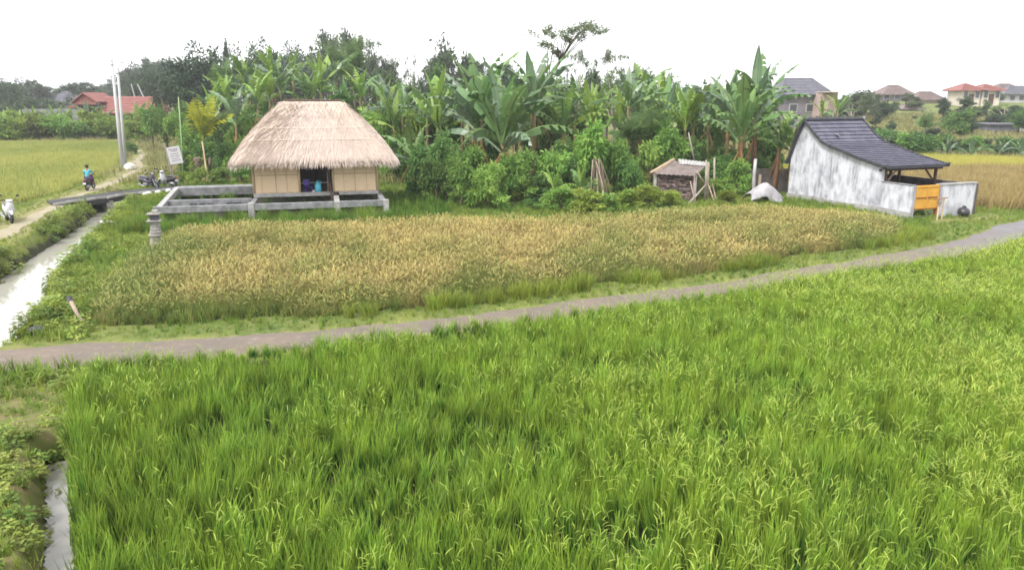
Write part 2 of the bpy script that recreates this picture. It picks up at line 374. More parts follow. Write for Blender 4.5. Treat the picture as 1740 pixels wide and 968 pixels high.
def woven():
    m, n, l, b, o = mat('woven_bamboo'); b.inputs['Roughness'].default_value = .7
    tc = n.new('ShaderNodeTexCoord').outputs['Object']
    br = n.new('ShaderNodeTexBrick'); br.inputs['Scale'].default_value = 1; br.inputs['Brick Width'].default_value = .16; br.inputs['Row Height'].default_value = .04
    br.inputs['Mortar Size'].default_value = .004; br.inputs['Color1'].default_value = (.80, .64, .43, 1); br.inputs['Color2'].default_value = (.72, .55, .36, 1)
    br.inputs['Mortar'].default_value = (.38, .26, .15, 1)
    mp = n.new('ShaderNodeMapping'); mp.inputs['Rotation'].default_value = (pi / 2, 0, 0); l.new(tc, mp.inputs[0]); l.new(mp.outputs[0], br.inputs['Vector'])
    f = noise(n, l, 1.6, 5); c = mixc(n, l, ramp(n, l, f, .3, .75), br.outputs[0], (.66, .50, .33)); 
    l.new(c, b.inputs['Base Color']); bump(n, l, b, br.outputs['Fac'], .3, .006); return m
M['woven'] = woven()
def brick_mat():
    m, n, l, b, o = mat('old_brick_random'); b.inputs['Roughness'].default_value = .95
    oi = n.new('ShaderNodeObjectInfo'); f = noise(n, l, 5, 5, n.new('ShaderNodeNewGeometry').outputs['Position'])
    c = mixc(n, l, oi.outputs['Random'], (.085, .05, .045), (.30, .22, .20)); c = mixc(n, l, ramp(n, l, f, .45, .65), c, (.07, .055, .055))
    l.new(c, b.inputs['Base Color']); bump(n, l, b, f, .5, .02); return m
M['brick'] = brick_mat()
def ground_mat():
    m, n, l, b, o = mat('ground_soil'); b.inputs['Roughness'].default_value = .95; b.inputs['Specular IOR Level'].default_value = .15
    g = n.new('ShaderNodeNewGeometry').outputs['Position']
    f1 = noise(n, l, .55, 6, g); f2 = noise(n, l, 4.5, 6, g); f3 = noise(n, l, 22, 4, g)
    c = mixc(n, l, ramp(n, l, f1, .35, .65), (.085, .13, .03), (.19, .21, .055))
    c = mixc(n, l, ramp(n, l, f2, .5, .72), c, (.20, .17, .09))
    c = mixc(n, l, ramp(n, l, f3, .45, .75), c, (.06, .09, .025))
    za = n.new('ShaderNodeVertexColor'); za.layer_name = 'zone'; sp = n.new('ShaderNodeSeparateColor'); l.new(za.outputs[0], sp.inputs[0])
    dirt = mixc(n, l, ramp(n, l, f2, .35, .65), (.26, .22, .12), (.19, .19, .075))
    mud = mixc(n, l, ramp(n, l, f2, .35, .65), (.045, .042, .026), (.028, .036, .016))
    moss = mixc(n, l, ramp(n, l, f2, .42, .6), (.11, .135, .035), (.17, .14, .07))
    def w(s, k=.5):
        a = n.new('ShaderNodeMath'); a.operation = 'MULTIPLY_ADD'; l.new(f2, a.inputs[0]); a.inputs[1].default_value = k; l.new(s, a.inputs[2])
        return ramp(n, l, a.outputs[0], .62, .82)
    c = mixc(n, l, w(sp.outputs[2]), c, moss); c = mixc(n, l, w(sp.outputs[0]), c, dirt); c = mixc(n, l, w(sp.outputs[1]), c, mud)
    l.new(c, b.inputs['Base Color']); bump(n, l, b, f2, .6, .05); return m
M['ground'] = ground_mat()
def path_mat(name, ca, cb, cc, wet=.0):
    m, n, l, b, o = mat(name)
    g = n.new('ShaderNodeNewGeometry').outputs['Position']
    f1 = noise(n, l, .8, 6, g); f2 = noise(n, l, 5, 6, g); f3 = noise(n, l, 30, 3, g)
    c = mixc(n, l, ramp(n, l, f1, .38, .62), ca, cb); c = mixc(n, l, ramp(n, l, f2, .54, .78), c, cc); c = mixc(n, l, ramp(n, l, f3, .3, .9), c, cb)
    # asphalt and darker towards the far right end of the path
    sp = n.new('ShaderNodeSeparateXYZ'); l.new(g, sp.inputs[0])
    if name == 'footpath_surface': c = mixc(n, l, ramp(n, l, sp.outputs[0], 14, 24), c, (.145, .14, .155))
    l.new(c, b.inputs['Base Color']); l.new(ramp(n, l, f1, .35, .7), b.inputs['Roughness']); b.inputs['Roughness'].default_value = .8
    r = n.new('ShaderNodeMapRange'); l.new(f1, r.inputs[0]); r.inputs[1].default_value = .4; r.inputs[2].default_value = .65; r.inputs[3].default_value = .9; r.inputs[4].default_value = .9 - wet
    l.new(r.outputs[0], b.inputs['Roughness']); bump(n, l, b, f2, .4, .03); return m
M['path'] = path_mat('footpath_surface', (.185, .145, .115), (.115, .092, .072), (.28, .24, .205), .35)
M['track'] = path_mat('dirt_track', (.34, .29, .22), (.24, .21, .13), (.18, .19, .08))
M['asphalt'] = path_mat('dark_asphalt', (.045, .045, .048), (.03, .03, .033), (.10, .09, .07))
def water_mat(name, c, rough, sc):
    m, n, l, b, o = mat(name); b.inputs['Base Color'].default_value = c + (1,); b.inputs['Roughness'].default_value = rough
    b.inputs['IOR'].default_value = 1.33; b.inputs['Specular IOR Level'].default_value = 1.0
    g = n.new('ShaderNodeNewGeometry').outputs['Position']; bump(n, l, b, noise(n, l, sc, 3, g), .11, .03); return m
M['water'] = water_mat('canal_water', (.34, .33, .29), .05, 2.2)
M['ditch'] = water_mat('ditch_water', (.26, .25, .23), .08, 7)

HOX, HOY, HAA = -16.17, 33.38, radians(14)

# ------------------------------------------------------------------ the ground: one sheet out to the horizon
def axis(dense0, dense1, step, far0, far1, grow=1.22):
    a = list(np.arange(dense0, dense1 + 1e-6, step)); s = step
    while a[-1] < far1: s *= grow; a.append(a[-1] + s)
    s = step
    while a[0] > far0: s *= grow; a.insert(0, a[0] - s)
    return np.array(a)
def make_ground():
    X = np.concatenate([axis(-34, -16, .34, -1500, -17), np.arange(-15.86, -2.9, .14), axis(-2.6, 30, .34, -2.5, 1500)]); Y = np.concatenate([axis(3, 3, .16, -600, 3), np.arange(3.16, 22, .16), axis(22.3, 56, .34, 22, 2500)]); X = np.unique(np.round(X, 3)); Y = np.unique(np.round(Y, 3))
    gx, gy = np.meshgrid(X, Y); x, y = gx.ravel(), gy.ravel()
    V = np.stack([x, y, hgt(x, y)], 1); nx, ny = len(X), len(Y)
    i = np.arange(nx * ny).reshape(ny, nx)
    F = np.stack([i[:-1, :-1].ravel(), i[:-1, 1:].ravel(), i[1:, 1:].ravel(), i[1:, :-1].ravel()], 1)
    me = mesh('ground', V, F, M['ground'], smooth=True)
    dirt = (1 - ss(.9, 2.3, polydist(ROAD, x, y))) * .55 + ss(-.3, 0, sdist(PATH, x, y)) * .45
    dirt += .55 * (1 - ss(.1, 1.0, polydist([(19.5, 33.8), (22, 34.6), (23.5, 35.2)], x, y)))
    mud = ss(-.1, .5, sdist(GREEN, x, y)) + .8 * ss(-.1, .5, sdist(BROWN, x, y))
    d, w = polydist(CANAL, x, y, wd=CANAL_W); mud = np.maximum(mud, 1 - ss(.1, .5, d - w)); mud = np.maximum(mud, .8 - ss(.10, .34, polydist(DITCH, x, y)))
    hp_ = [(HOX + u * cos(HAA) - v * sin(HAA), HOY + u * sin(HAA) + v * cos(HAA)) for u, v in ((0, .1), (10.2, .1), (10.2, 8.4), (-.6, 8.4))]; mud = np.maximum(mud, ss(-.1, .3, sdist(hp_, x, y)))  # ground inside the hut platform outline also takes the dark tone
    bank = inside([(-14.5, 14.2), (-9.0, 13.6), (-6, 8.3), (-3, 2), (-20, 2)], x, y) * .85 + ss(-.2, .4, sdist(TANF, x, y)) + .5 * ss(-.2, .4, sdist(YELF, x, y))
    col = np.stack([np.clip(dirt, 0, 1), np.clip(mud, 0, 1), np.clip(bank, 0, 1), np.ones_like(x)], 1).astype(np.float32)
    a = me.color_attributes.new('zone', 'FLOAT_COLOR', 'POINT'); a.data.foreach_set('color', col.ravel())
    tag(obj('ground', me), kind='structure')
make_ground()

def strip(name, left, right, m, zoff, ncross=6, crown=.0, zfix=None, kind='structure'):
    n = len(left); V = []; F = []
    for k in range(n):
        for j in range(ncross + 1):
            t = j / ncross; p = left[k] * (1 - t) + right[k] * t
            z = zfix if zfix is not None else zoff + crown * 4 * t * (1 - t)
            V.append((p[0], p[1], z))
    V = np.array(V)
    if zfix is None:
        base = np.zeros(len(V)); V[:, 2] += base + (fbm(V[:, 0], V[:, 1], .9, 3) - .5) * .03
        e = np.tile(np.abs(np.linspace(-1, 1, ncross + 1)) > .99, n); V[e, 2] -= .07
    for k in range(n - 1):
        for j in range(ncross):
            a = k * (ncross + 1) + j; F.append((a, a + 1, a + ncross + 2, a + ncross + 1))
    return tag(obj(name, mesh(name, V, F, m, smooth=True)), kind=kind)
def wobble(p, nr, amt, s, seed): return p + nr * ((vnoise(p[:, 0] + 50, p[:, 1], s, seed) - .5) * amt)[:, None]
strip('footpath', wobble(_pu, _nr, .45, .8, 1), wobble(_pl, _nr, .3, .8, 2), M['path'], .012)
_rd = resample(ROAD, .6); _rt = np.gradient(_rd, axis=0); _rt /= np.linalg.norm(_rt, axis=1)[:, None]; _rn = np.stack([_rt[:, 1], -_rt[:, 0]], 1)
def draped(name, left, right, m, zo, nc=4):
    o = strip(name, left, right, m, 0, nc, zfix=0.0)
    for v in o.data.vertices: v.co.z = h1(v.co.x, v.co.y) + zo
    return o
draped('dirt_track', wobble(_rd - _rn * .15, _rn, .5, 1.0, 4), wobble(_rd + _rn * .5, _rn, .5, 1.0, 6), M['track'], .02)
_cn = resample(CANAL, .8); _ct = np.gradient(_cn, axis=0); _ct /= np.linalg.norm(_ct, axis=1)[:, None]; _cnr = np.stack([_ct[:, 1], -_ct[:, 0]], 1)
strip('canal_water', _cn - _cnr * 2.3, _cn + _cnr * 2.3, M['water'], 0, 2, zfix=-.62)
_dn = resample(DITCH, .4); _dt = np.gradient(_dn, axis=0); _dt /= np.linalg.norm(_dt, axis=1)[:, None]; _dr = np.stack([_dt[:, 1], -_dt[:, 0]], 1)
strip('ditch_water', _dn - _dr * .36, _dn + _dr * .36, M['ditch'], 0, 2, zfix=-.46)

# ------------------------------------------------------------------ grass, rice and weeds (stuff, scattered by geometry nodes)
def blades(rng, n, L, w, spread, lean, droop, npan=0, panL=.22, panw=.022, segs=3, wide_mid=False):
    V = []; F = []; U = []; MI = []
    def blade(L, w, az, l0, l1, bx, by, tint, m, prof, z0=0.0):
        d = Vector((cos(az), sin(az), 0)); tw = az + pi / 2 + rng.uniform(-.9, .9); s = Vector((cos(tw), sin(tw), 0))
        p = Vector((bx, by, z0)); b = len(V); k = len(prof) - 1
        for i, pr in enumerate(prof):
            hw = w * pr / 2
            if pr > 0: V.append(p - s * hw); V.append(p + s * hw); U.extend([(i / k, tint)] * 2)
            else: V.append(p.copy()); U.append((1, tint))
            le = l0 + (l1 - l0) * (i / k) ** 1.3
            p = p + (d * sin(le) + Vector((0, 0, cos(le)))) * (L / k)
        for i in range(k):
            if prof[i + 1] > 0: F.append((b + 2 * i, b + 2 * i + 1, b + 2 * i + 3, b + 2 * i + 2))
            else: F.append((b + 2 * i, b + 2 * i + 1, b + 2 * i + 2))
            MI.append(m)
        return p
    prof = {3: [.8, 1, .7, 0], 4: [.7, 1, .9, .6, 0], 2: [.9, .8, 0]}[segs]
    for i in range(n):
        az = rng.uniform(0, 2 * pi); r = spread * math.sqrt(rng.random()); a2 = rng.uniform(0, 2 * pi)
        l0 = rng.uniform(0, lean); blade(L * rng.uniform(.6, 1.05), w * rng.uniform(.7, 1.2), az, l0, l0 + droop * rng.uniform(.1, 1), r * cos(a2), r * sin(a2), rng.random(), 0, prof)
    for i in range(npan):
        az = rng.uniform(0, 2 * pi); r = spread * .5 * math.sqrt(rng.random()); a2 = rng.uniform(0, 2 * pi); t = rng.random()
        bx, by = r * cos(a2), r * sin(a2); l0 = rng.uniform(.02, lean * .7); hL = L * rng.uniform(.72, .98)
        p = blade(hL, w * .45, az, l0, l0 + .15, bx, by, t, 0, [1, 1, 1])
        blade(panL * rng.uniform(.8, 1.2), panw, az, l0 + .3, rng.uniform(1.7, 2.7), p.x, p.y, t, 1, [.35, 1, 1.1, .9, 0], p.z)
    return np.array([tuple(v) for v in V]), F, U, MI
def tuft_collection(name, specs, mats, seed):
    col = bpy.data.collections.new(name); rng = random.Random(seed)
    for k, sp in enumerate(specs):
        V, F, U, MI = blades(rng, **sp); o = obj(name, mesh(name, V, F, mats, U, MI), link=False); col.objects.link(o)
    return col
def scatter_group(col):
    g = bpy.data.node_groups.new('scatter_' + col.name, 'GeometryNodeTree')
    g.interface.new_socket('Geometry', in_out='INPUT', socket_type='NodeSocketGeometry'); g.interface.new_socket('Geometry', in_out='OUTPUT', socket_type='NodeSocketGeometry')
    n, l = g.nodes, g.links; i = n.new('NodeGroupInput'); o = n.new('NodeGroupOutput')
    ci = n.new('GeometryNodeCollectionInfo'); ci.inputs['Collection'].default_value = col; ci.inputs['Separate Children'].default_value = True; ci.inputs['Reset Children'].default_value = True
    ip = n.new('GeometryNodeInstanceOnPoints'); ip.inputs['Pick Instance'].default_value = True
    def na(t, nm):
        a = n.new('GeometryNodeInputNamedAttribute'); a.data_type = t; a.inputs['Name'].default_value = nm
        return [s for s in a.outputs if s.enabled][0]
    l.new(i.outputs[0], ip.inputs['Points']); l.new(ci.outputs[0], ip.inputs['Instance'])
    l.new(na('INT', 'idx'), ip.inputs['Instance Index']); l.new(na('FLOAT_VECTOR', 'rot'), ip.inputs['Rotation']); l.new(na('FLOAT_VECTOR', 'scl'), ip.inputs['Scale'])
    l.new(ip.outputs[0], o.inputs[0]); return g
def scatter(name, col, pts, idx, scl, tint, seed, lean=.12, label=None, cat=None, sxy=None):
    r = np.random.RandomState(seed); n = len(pts); me = bpy.data.meshes.new(name)
    me.vertices.add(n); me.vertices.foreach_set('co', pts.astype(np.float32).ravel())
    a = me.attributes.new('idx', 'INT', 'POINT'); a.data.foreach_set('value', idx.astype(np.int32))
    rot = np.stack([r.normal(0, lean, n), r.normal(0, lean, n), r.uniform(0, 6.283, n)], 1).astype(np.float32)
    a = me.attributes.new('rot', 'FLOAT_VECTOR', 'POINT'); a.data.foreach_set('vector', rot.ravel())
    sx = scl if sxy is None else sxy
    a = me.attributes.new('scl', 'FLOAT_VECTOR', 'POINT'); a.data.foreach_set('vector', np.stack([sx, sx, scl], 1).astype(np.float32).ravel())
    a = me.attributes.new('tint', 'FLOAT', 'POINT'); a.data.foreach_set('value', np.clip(tint, 0, 1).astype(np.float32))
    o = obj(name, me); md = o.modifiers.new('scatter', 'NODES'); md.node_group = scatter_group(col)
    for mt in {m for ob in col.objects for m in ob.data.materials}: me.materials.append(mt)
    return tag(o, label, cat, kind='stuff')
def jitter(x0, x1, y0, y1, s, seed, jit=.48):
    r = np.random.RandomState(seed); gx, gy = np.meshgrid(np.arange(x0, x1, s), np.arange(y0, y1, s))
    x = gx.ravel() + r.uniform(-jit, jit, gx.size) * s; y = gy.ravel() + r.uniform(-jit, jit, gx.size) * s
    return x, y, r
def inview(x, y, margin=1.12, add=3.0): return np.abs(x) < .70 * margin * y * 1.0 + add

# --- the green paddy in front
GR = tuft_collection('rice_tuft', [
    dict(n=34, L=.90, w=.0145, spread=.085, lean=.15, droop=.30),
    dict(n=34, L=.95, w=.0145, spread=.085, lean=.19, droop=.42),
    dict(n=32, L=.90, w=.0150, spread=.085, lean=.16, droop=.32, npan=2, panL=.15, panw=.010),
    dict(n=30, L=.90, w=.0145, spread=.09, lean=.18, droop=.38, npan=5, panL=.16, panw=.0105),
    dict(n=30, L=.88, w=.0145, spread=.09, lean=.18, droop=.40, npan=8, panL=.17, panw=.011),
    dict(n=28, L=.86, w=.0145, spread=.09, lean=.20, droop=.42, npan=11, panL=.17, panw=.011)], [M['rice'], M['panicle']], 3)
x, y, r = jitter(-10, 32, 4.2, 42, .188, 21, .42)
k = (sdist(GREEN, x, y) > .02 + .25 * (vnoise(x, y, .7, 8) - .5)) & inview(x, y); x, y = x[k], y[k]
big = fbm(x, y, 5.5, 31); mid = fbm(x, y, 1.6, 41)
ripe = np.clip(.44 + .042 * x + .012 * (y - 14) + (big - .5) * 1.2 + (mid - .5) * 1.1, 0, 1)
edge = 1 - ss(.1, .9, sdist(GREEN, x, y)); ripe *= 1 - .35 * edge
k = r.rand(len(x)) > .05 + .15 * (mid < .40); x, y, ripe, mid, big = x[k], y[k], ripe[k], mid[k], big[k]
idx = np.clip(np.round(ripe * 5 + r.uniform(-1.2, 1.2, len(x))), 0, 5)
tint = .04 + ripe * .74 + r.uniform(-.26, .26, len(x)) - .4 * (mid < .42) * r.rand(len(x))
scl = .84 * (.80 + .30 * fbm(x, y, 2.2, 51) + r.uniform(-.16, .16, len(x))) * (1 - .25 * (mid < .38)) * (1 - .42 * (1 - ss(.05, .8, sdist(GREEN, x, y))) * (y > 13.4))
scatter('rice_paddy', GR, np.stack([x, y, hgt(x, y) - .02], 1), idx, scl, tint, 61, .13, 'bright green rice field filling the foreground below the footpath', 'rice field', sxy=r.uniform(.85, 1.2, len(x)))

# --- the ripe brown field in front of the hut
BR = tuft_collection('ripe_rice_tuft', [
    dict(n=24, L=.44, w=.013, spread=.10, lean=.40, droop=.9, npan=6, panL=.15, panw=.015),
    dict(n=22, L=.42, w=.013, spread=.10, lean=.45, droop=1.2, npan=9, panL=.16, panw=.016),
    dict(n=20, L=.42, w=.013, spread=.10, lean=.5, droop=1.3, npan=12, panL=.16, panw=.016),
    dict(n=28, L=.48, w=.014, spread=.10, lean=.40, droop=.9, npan=2, panL=.15, panw=.014)], [M['brice'], M['bpan']], 4)
x, y, r = jitter(-16, 18, 15, 37, .185, 22)
sd = sdist(BROWN, x, y); k = sd > .05 + .35 * (vnoise(x, y, .9, 9) - .4); x, y, sd = x[k], y[k], sd[k]
big = fbm(x, y, 4.2, 33); mid = fbm(x, y, 1.3, 43)
g = np.clip(.50 + .18 * (1 - ss(.2, 2.2, sd)) + .18 * (1 - ss(0, 4, x + 12 - .2 * (y - 18))) + (big - .5) * 1.9 + (mid - .5) * 1.4 - .032 * (y - 22), 0, 1)
idx = np.where(r.rand(len(x)) < g * .85, np.where(r.rand(len(x)) < .5, 3, 0), np.where(r.rand(len(x)) < .5, 1, 2))
tint = np.clip(1.08 - g * .9 + r.uniform(-.15, .15, len(x)), 0, 1)
scatter('ripe_rice_field', BR, np.stack([x, y, hgt(x, y) - .02], 1), idx, .62 + .85 * mid * (.75 + .5 * big) * (.55 + .45 * ss(0, 1.4, sd)) + r.uniform(-.18, .18, len(x)), tint, 62, .2, 'ripening tan and brown rice field between the footpath and the thatched hut', 'rice field', sxy=np.full(len(x), 1.15))

# --- far fields
LR = tuft_collection('far_rice_tuft', [
    dict(n=22, L=.55, w=.03, spread=.2, lean=.35, droop=.8, segs=2), dict(n=22, L=.60, w=.03, spread=.22, lean=.4, droop=1.0, segs=2), dict(n=18, L=.5, w=.035, spread=.22, lean=.5, droop=1.2, segs=2)], [M['lrice']], 5)
x, y, r = jitter(-85, -25, 34, 104, .36, 23)
k = (sdist(LEFTF, x, y) > .1) & (x > -.74 * y - 4); x, y = x[k], y[k]
big = fbm(x, y * .35, 6, 35); mid = fbm(x, y, 1.8, 45)
scatter('left_rice_field', LR, np.stack([x, y, hgt(x, y) - .02], 1), r.randint(0, 3, len(x)), .8 + .3 * mid, .42 + (big - .5) * 1.2 + (mid - .5) * .5 + r.uniform(-.1, .1, len(x)), 63, .2, 'pale yellow-green rice field on the left beyond the dirt track', 'rice field')
YR = tuft_collection('yellow_rice_tuft', [
    dict(n=24, L=.75, w=.03, spread=.2, lean=.3, droop=.7, segs=2), dict(n=24, L=.8, w=.03, spread=.22, lean=.35, droop=.9, segs=2)], [M['yrice']], 6)
x, y, r = jitter(17, 75, 47, 73, .34, 24)
k = (sdist(YELF, x, y) > .1) & (x < .76 * y + 4); x, y = x[k], y[k]; mid = fbm(x, y, 1.5, 46)
scatter('yellow_rice_field', YR, np.stack([x, y, hgt(x, y) - .02], 1), r.randint(0, 2, len(x)), .85 + .25 * mid, .75 - .35 * (1 - ss(.2, 2.0, sdist(YELF, x, y))) + (mid - .5) * .4 + r.uniform(-.1, .1, len(x)), 64, .15, 'golden yellow rice field behind the grey house on the right', 'rice field')
TR = tuft_collection('straw_rice_tuft', [
    dict(n=20, L=.95, w=.026, spread=.12, lean=.22, droop=.5, segs=3), dict(n=20, L=.9, w=.026, spread=.14, lean=.3, droop=.8, segs=3)], [M['trice']], 7)
x, y, r = jitter(23, 62, 36, 60, .30, 25)
k = (sdist(TANF, x, y) > .1) & (x < .76 * y + 3); x, y = x[k], y[k]; mid = fbm(x, y, 1.5, 47)
scatter('straw_field', TR, np.stack([x, y, hgt(x, y) - .02], 1), r.randint(0, 2, len(x)), .8 + .35 * mid, .2 + mid * .7 + r.uniform(-.2, .2, len(x)), 65, .15, 'dry straw-coloured crop beside the grey house at the right edge', 'crop field')

# --- grass on the verges and banks
GS = tuft_collection('grass_tuft', [
    dict(n=22, L=.22, w=.012, spread=.12, lean=.7, droop=.8, segs=2), dict(n=26, L=.17, w=.012, spread=.14, lean=.9, droop=.6, segs=2),
    dict(n=20, L=.30, w=.013, spread=.10, lean=.5, droop=.9, segs=3),
    dict(n=46, L=.62, w=.016, spread=.16, lean=.35, droop=.7, segs=3), dict(n=50, L=.75, w=.017, spread=.18, lean=.4, droop=.8, segs=3)], [M['grass']], 8)
x, y, r = jitter(-34, 30, 5, 56, .235, 26)
dcan, wcan = polydist(CANAL, x, y, wd=CANAL_W); sp_ = sdist(PATH, x, y); sb = sdist(BROWN, x, y); sg = sdist(GREEN, x, y)
keep = (sp_ < -.14 + .22 * vnoise(x, y, .5, 12)) & (sb < .05) & (sg < .0) & (dcan - wcan > .12 + .3 * vnoise(x, y, .8, 13)) & (polydist(DITCH, x, y) > .2 + .12 * vnoise(x, y, .5, 14)) & inview(x, y) & (sdist(LEFTF, x, y) < .2) & (sdist(TANF, x, y) < .1) & (sdist(YELF, x, y) < .1)
rd = polydist(ROAD, x, y); keep &= (rd > .55) & (r.rand(len(x)) < .75 + .25 * ss(.6, 2.6, rd))
DECKP = DECK_F + DECK_B[::-1]; keep &= sdist(DECKP, x, y) < .12 * (fbm(x, y, 1.2, 90) > .5)
hp_ = [(HOX + u * cos(HAA) - v * sin(HAA), HOY + u * sin(HAA) + v * cos(HAA)) for u, v in ((0, .15), (10.2, .15), (10.2, 8.4), (-.6, 8.4))]; keep &= ~(inside(hp_, x, y) & (r.rand(len(x)) < .93))
trunkshade = inside([(-6, 39.5), (15, 39.5), (30, 56), (-20, 56)], x, y); keep &= ~(trunkshade & (r.rand(len(x)) < .4))
lb = inside([(-14.5, 14.2), (-9.0, 13.6), (-6, 8.3), (-3, 2), (-20, 2)], x, y); keep &= ~(lb & ((r.rand(len(x)) < .15) | (fbm(x, y, 1.3, 77) > .62)))
keep &= ~inside([(19.2, 33.2), (21.5, 34.3), (24, 35.6), (23.2, 36.4), (21, 35.6)], x, y) | (r.rand(len(x)) < .3)
x, y, sb, dcan, wcan, lb, rd = [q[keep] for q in (x, y, sb, dcan, wcan, lb, rd)]
n1 = fbm(x, y, 2.6, 36); n2 = fbm(x, y, .9, 37)
dpu = polydist(PATH_UP, x, y); nearpath = (dpu < 2.0) & (y > 16.5) & ~inside(PATH, x, y)
tall = nearpath & (sb > -1.6) & (dpu > .55) & (vnoise(x, y, 1.5, 19) > .56) & (x > -4.5)
bankside = (dcan - wcan < 2.2)
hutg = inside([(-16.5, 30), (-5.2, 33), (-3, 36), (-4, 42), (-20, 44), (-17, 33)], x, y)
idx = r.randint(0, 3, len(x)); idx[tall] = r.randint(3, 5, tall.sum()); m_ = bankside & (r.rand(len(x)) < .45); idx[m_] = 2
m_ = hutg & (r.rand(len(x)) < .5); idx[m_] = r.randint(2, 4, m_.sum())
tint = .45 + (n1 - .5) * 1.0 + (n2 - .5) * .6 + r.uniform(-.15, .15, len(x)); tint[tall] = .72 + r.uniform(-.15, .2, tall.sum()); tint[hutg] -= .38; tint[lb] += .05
tint += .35 * (1 - ss(.6, 3.0, rd))
scl = .75 + .7 * n2 + r.uniform(-.15, .15, len(x)); scl[lb] *= .8; scl[bankside] *= 1.15; scl[(rd < 2.4)] *= .6; scl[tall] *= .75; scl[nearpath & ~tall] *= .7
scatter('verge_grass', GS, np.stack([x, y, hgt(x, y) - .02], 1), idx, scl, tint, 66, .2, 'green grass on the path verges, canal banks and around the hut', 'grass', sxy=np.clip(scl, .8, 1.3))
# coarser grass farther out
x, y, r = jitter(-70, 80, 50, 130, .9, 27)
keep = (sdist(LEFTF, x, y) < -.3) & (sdist(YELF, x, y) < -.3) & (sdist(TANF, x, y) < -.3) & inview(x, y, 1.05) & (polydist(ROAD, x, y) > .9)
x, y = x[keep], y[keep]; n1 = fbm(x, y, 6, 38)
OG = tuft_collection('olive_grass_tuft', [dict(n=24, L=.55, w=.03, spread=.3, lean=.5, droop=.8, segs=2), dict(n=24, L=.4, w=.03, spread=.35, lean=.7, droop=.8, segs=2)], [M['olive']], 18)
scatter('far_grass', OG, np.stack([x, y, hgt(x, y) - .02], 1), r.randint(0, 2, len(x)), .8 + n1, .55 + (n1 - .5) * 1.6 + r.uniform(-.15, .15, len(x)), 67, .2, 'rough grass around the distant trees and houses', 'grass', sxy=np.full(len(x), 2.2))

# --- broad-leaved weeds along the canal and ditch banks
def weed_mesh(rng, n, h, ls):
    V = []; F = []; U = []
    for i in range(n):
        a = rng.uniform(0, 2 * pi); rr = .22 * math.sqrt(rng.random()); z = h * rng.uniform(.15, 1); p = Vector((rr * cos(a), rr * sin(a), z))
        d = Vector((cos(a + rng.uniform(-1, 1)), sin(a + rng.uniform(-1, 1)), rng.uniform(-.35, .5))).normalized(); s = d.cross(Vector((0, 0, 1))).normalized(); L = ls * rng.uniform(.6, 1.3); w = L * .32
        b = len(V); V += [p, p + d * L * .5 + s * w + Vector((0, 0, .25 * w)), p + d * L - Vector((0, 0, L * .15)), p + d * L * .5 - s * w + Vector((0, 0, .25 * w))]; t = rng.random()
        U += [(0, t), (.5, t), (1, t), (.5, t)]; F += [(b, b + 1, b + 2), (b, b + 2, b + 3)]
    return V, F, U
WC = bpy.data.collections.new('weed_clump'); _r = random.Random(12)
for n_, h_, l_ in ((60, .28, .12), (70, .42, .14), (44, .16, .10), (90, .6, .15)):
    V, F, U = weed_mesh(_r, n_, h_, l_); WC.objects.link(obj('weed_clump', mesh('weed_clump', [tuple(v) for v in V], F, [M['weed']], U), link=False))
x, y, r = jitter(-30, -3, 5.5, 46, .33, 28)
dc, wc = polydist(CANAL, x, y, wd=CANAL_W); dd = polydist(DITCH, x, y)
dens = .42 * ((dc - wc > .05) & (dc - wc < 2.6) & (y > 16.2)) * ss(.35, .6, fbm(x, y, 2.2, 39)) * 1.3
dens += .95 * (1 - ss(.45, 1.0, dd)) * (dd > .2) + 1.2 * (1 - ss(.5, 1.7, np.hypot(x + 9.3, (y - 12.7) * .8)))
lb = inside([(-14.5, 14.2), (-9.0, 13.6), (-6, 8.3), (-3, 2), (-20, 2)], x, y); dens += .8 * lb * (fbm(x, y, 1.1, 40) < .5)
k = (r.rand(len(x)) < dens) & (sdist(PATH, x, y) < -.15) & (sdist(GREEN, x, y) < -.05) & (polydist(ROAD, x, y) > 1.2) & (sdist(BROWN, x, y) < -.1) & (sdist(DECKP, x, y) < -.3)
x, y, dc, wc, lb, dd = [q[k] for q in (x, y, dc, wc, lb, dd)]
idx = np.where(lb, np.where(dd < 1.0, 1, 2), np.where(dc - wc < .9, r.choice([1, 3], len(x)), 0))
scatter('bank_weeds', WC, np.stack([x, y, hgt(x, y) - .03], 1), idx, r.uniform(.6, 1.1, len(x)) * np.where(lb, .55, .85), .6 + r.uniform(-.35, .35, len(x)), 68, .2, 'leafy weeds on the banks of the canal and the ditch', 'weeds', sxy=r.uniform(.8, 1.2, len(x)) * np.where(lb, .55, .85))

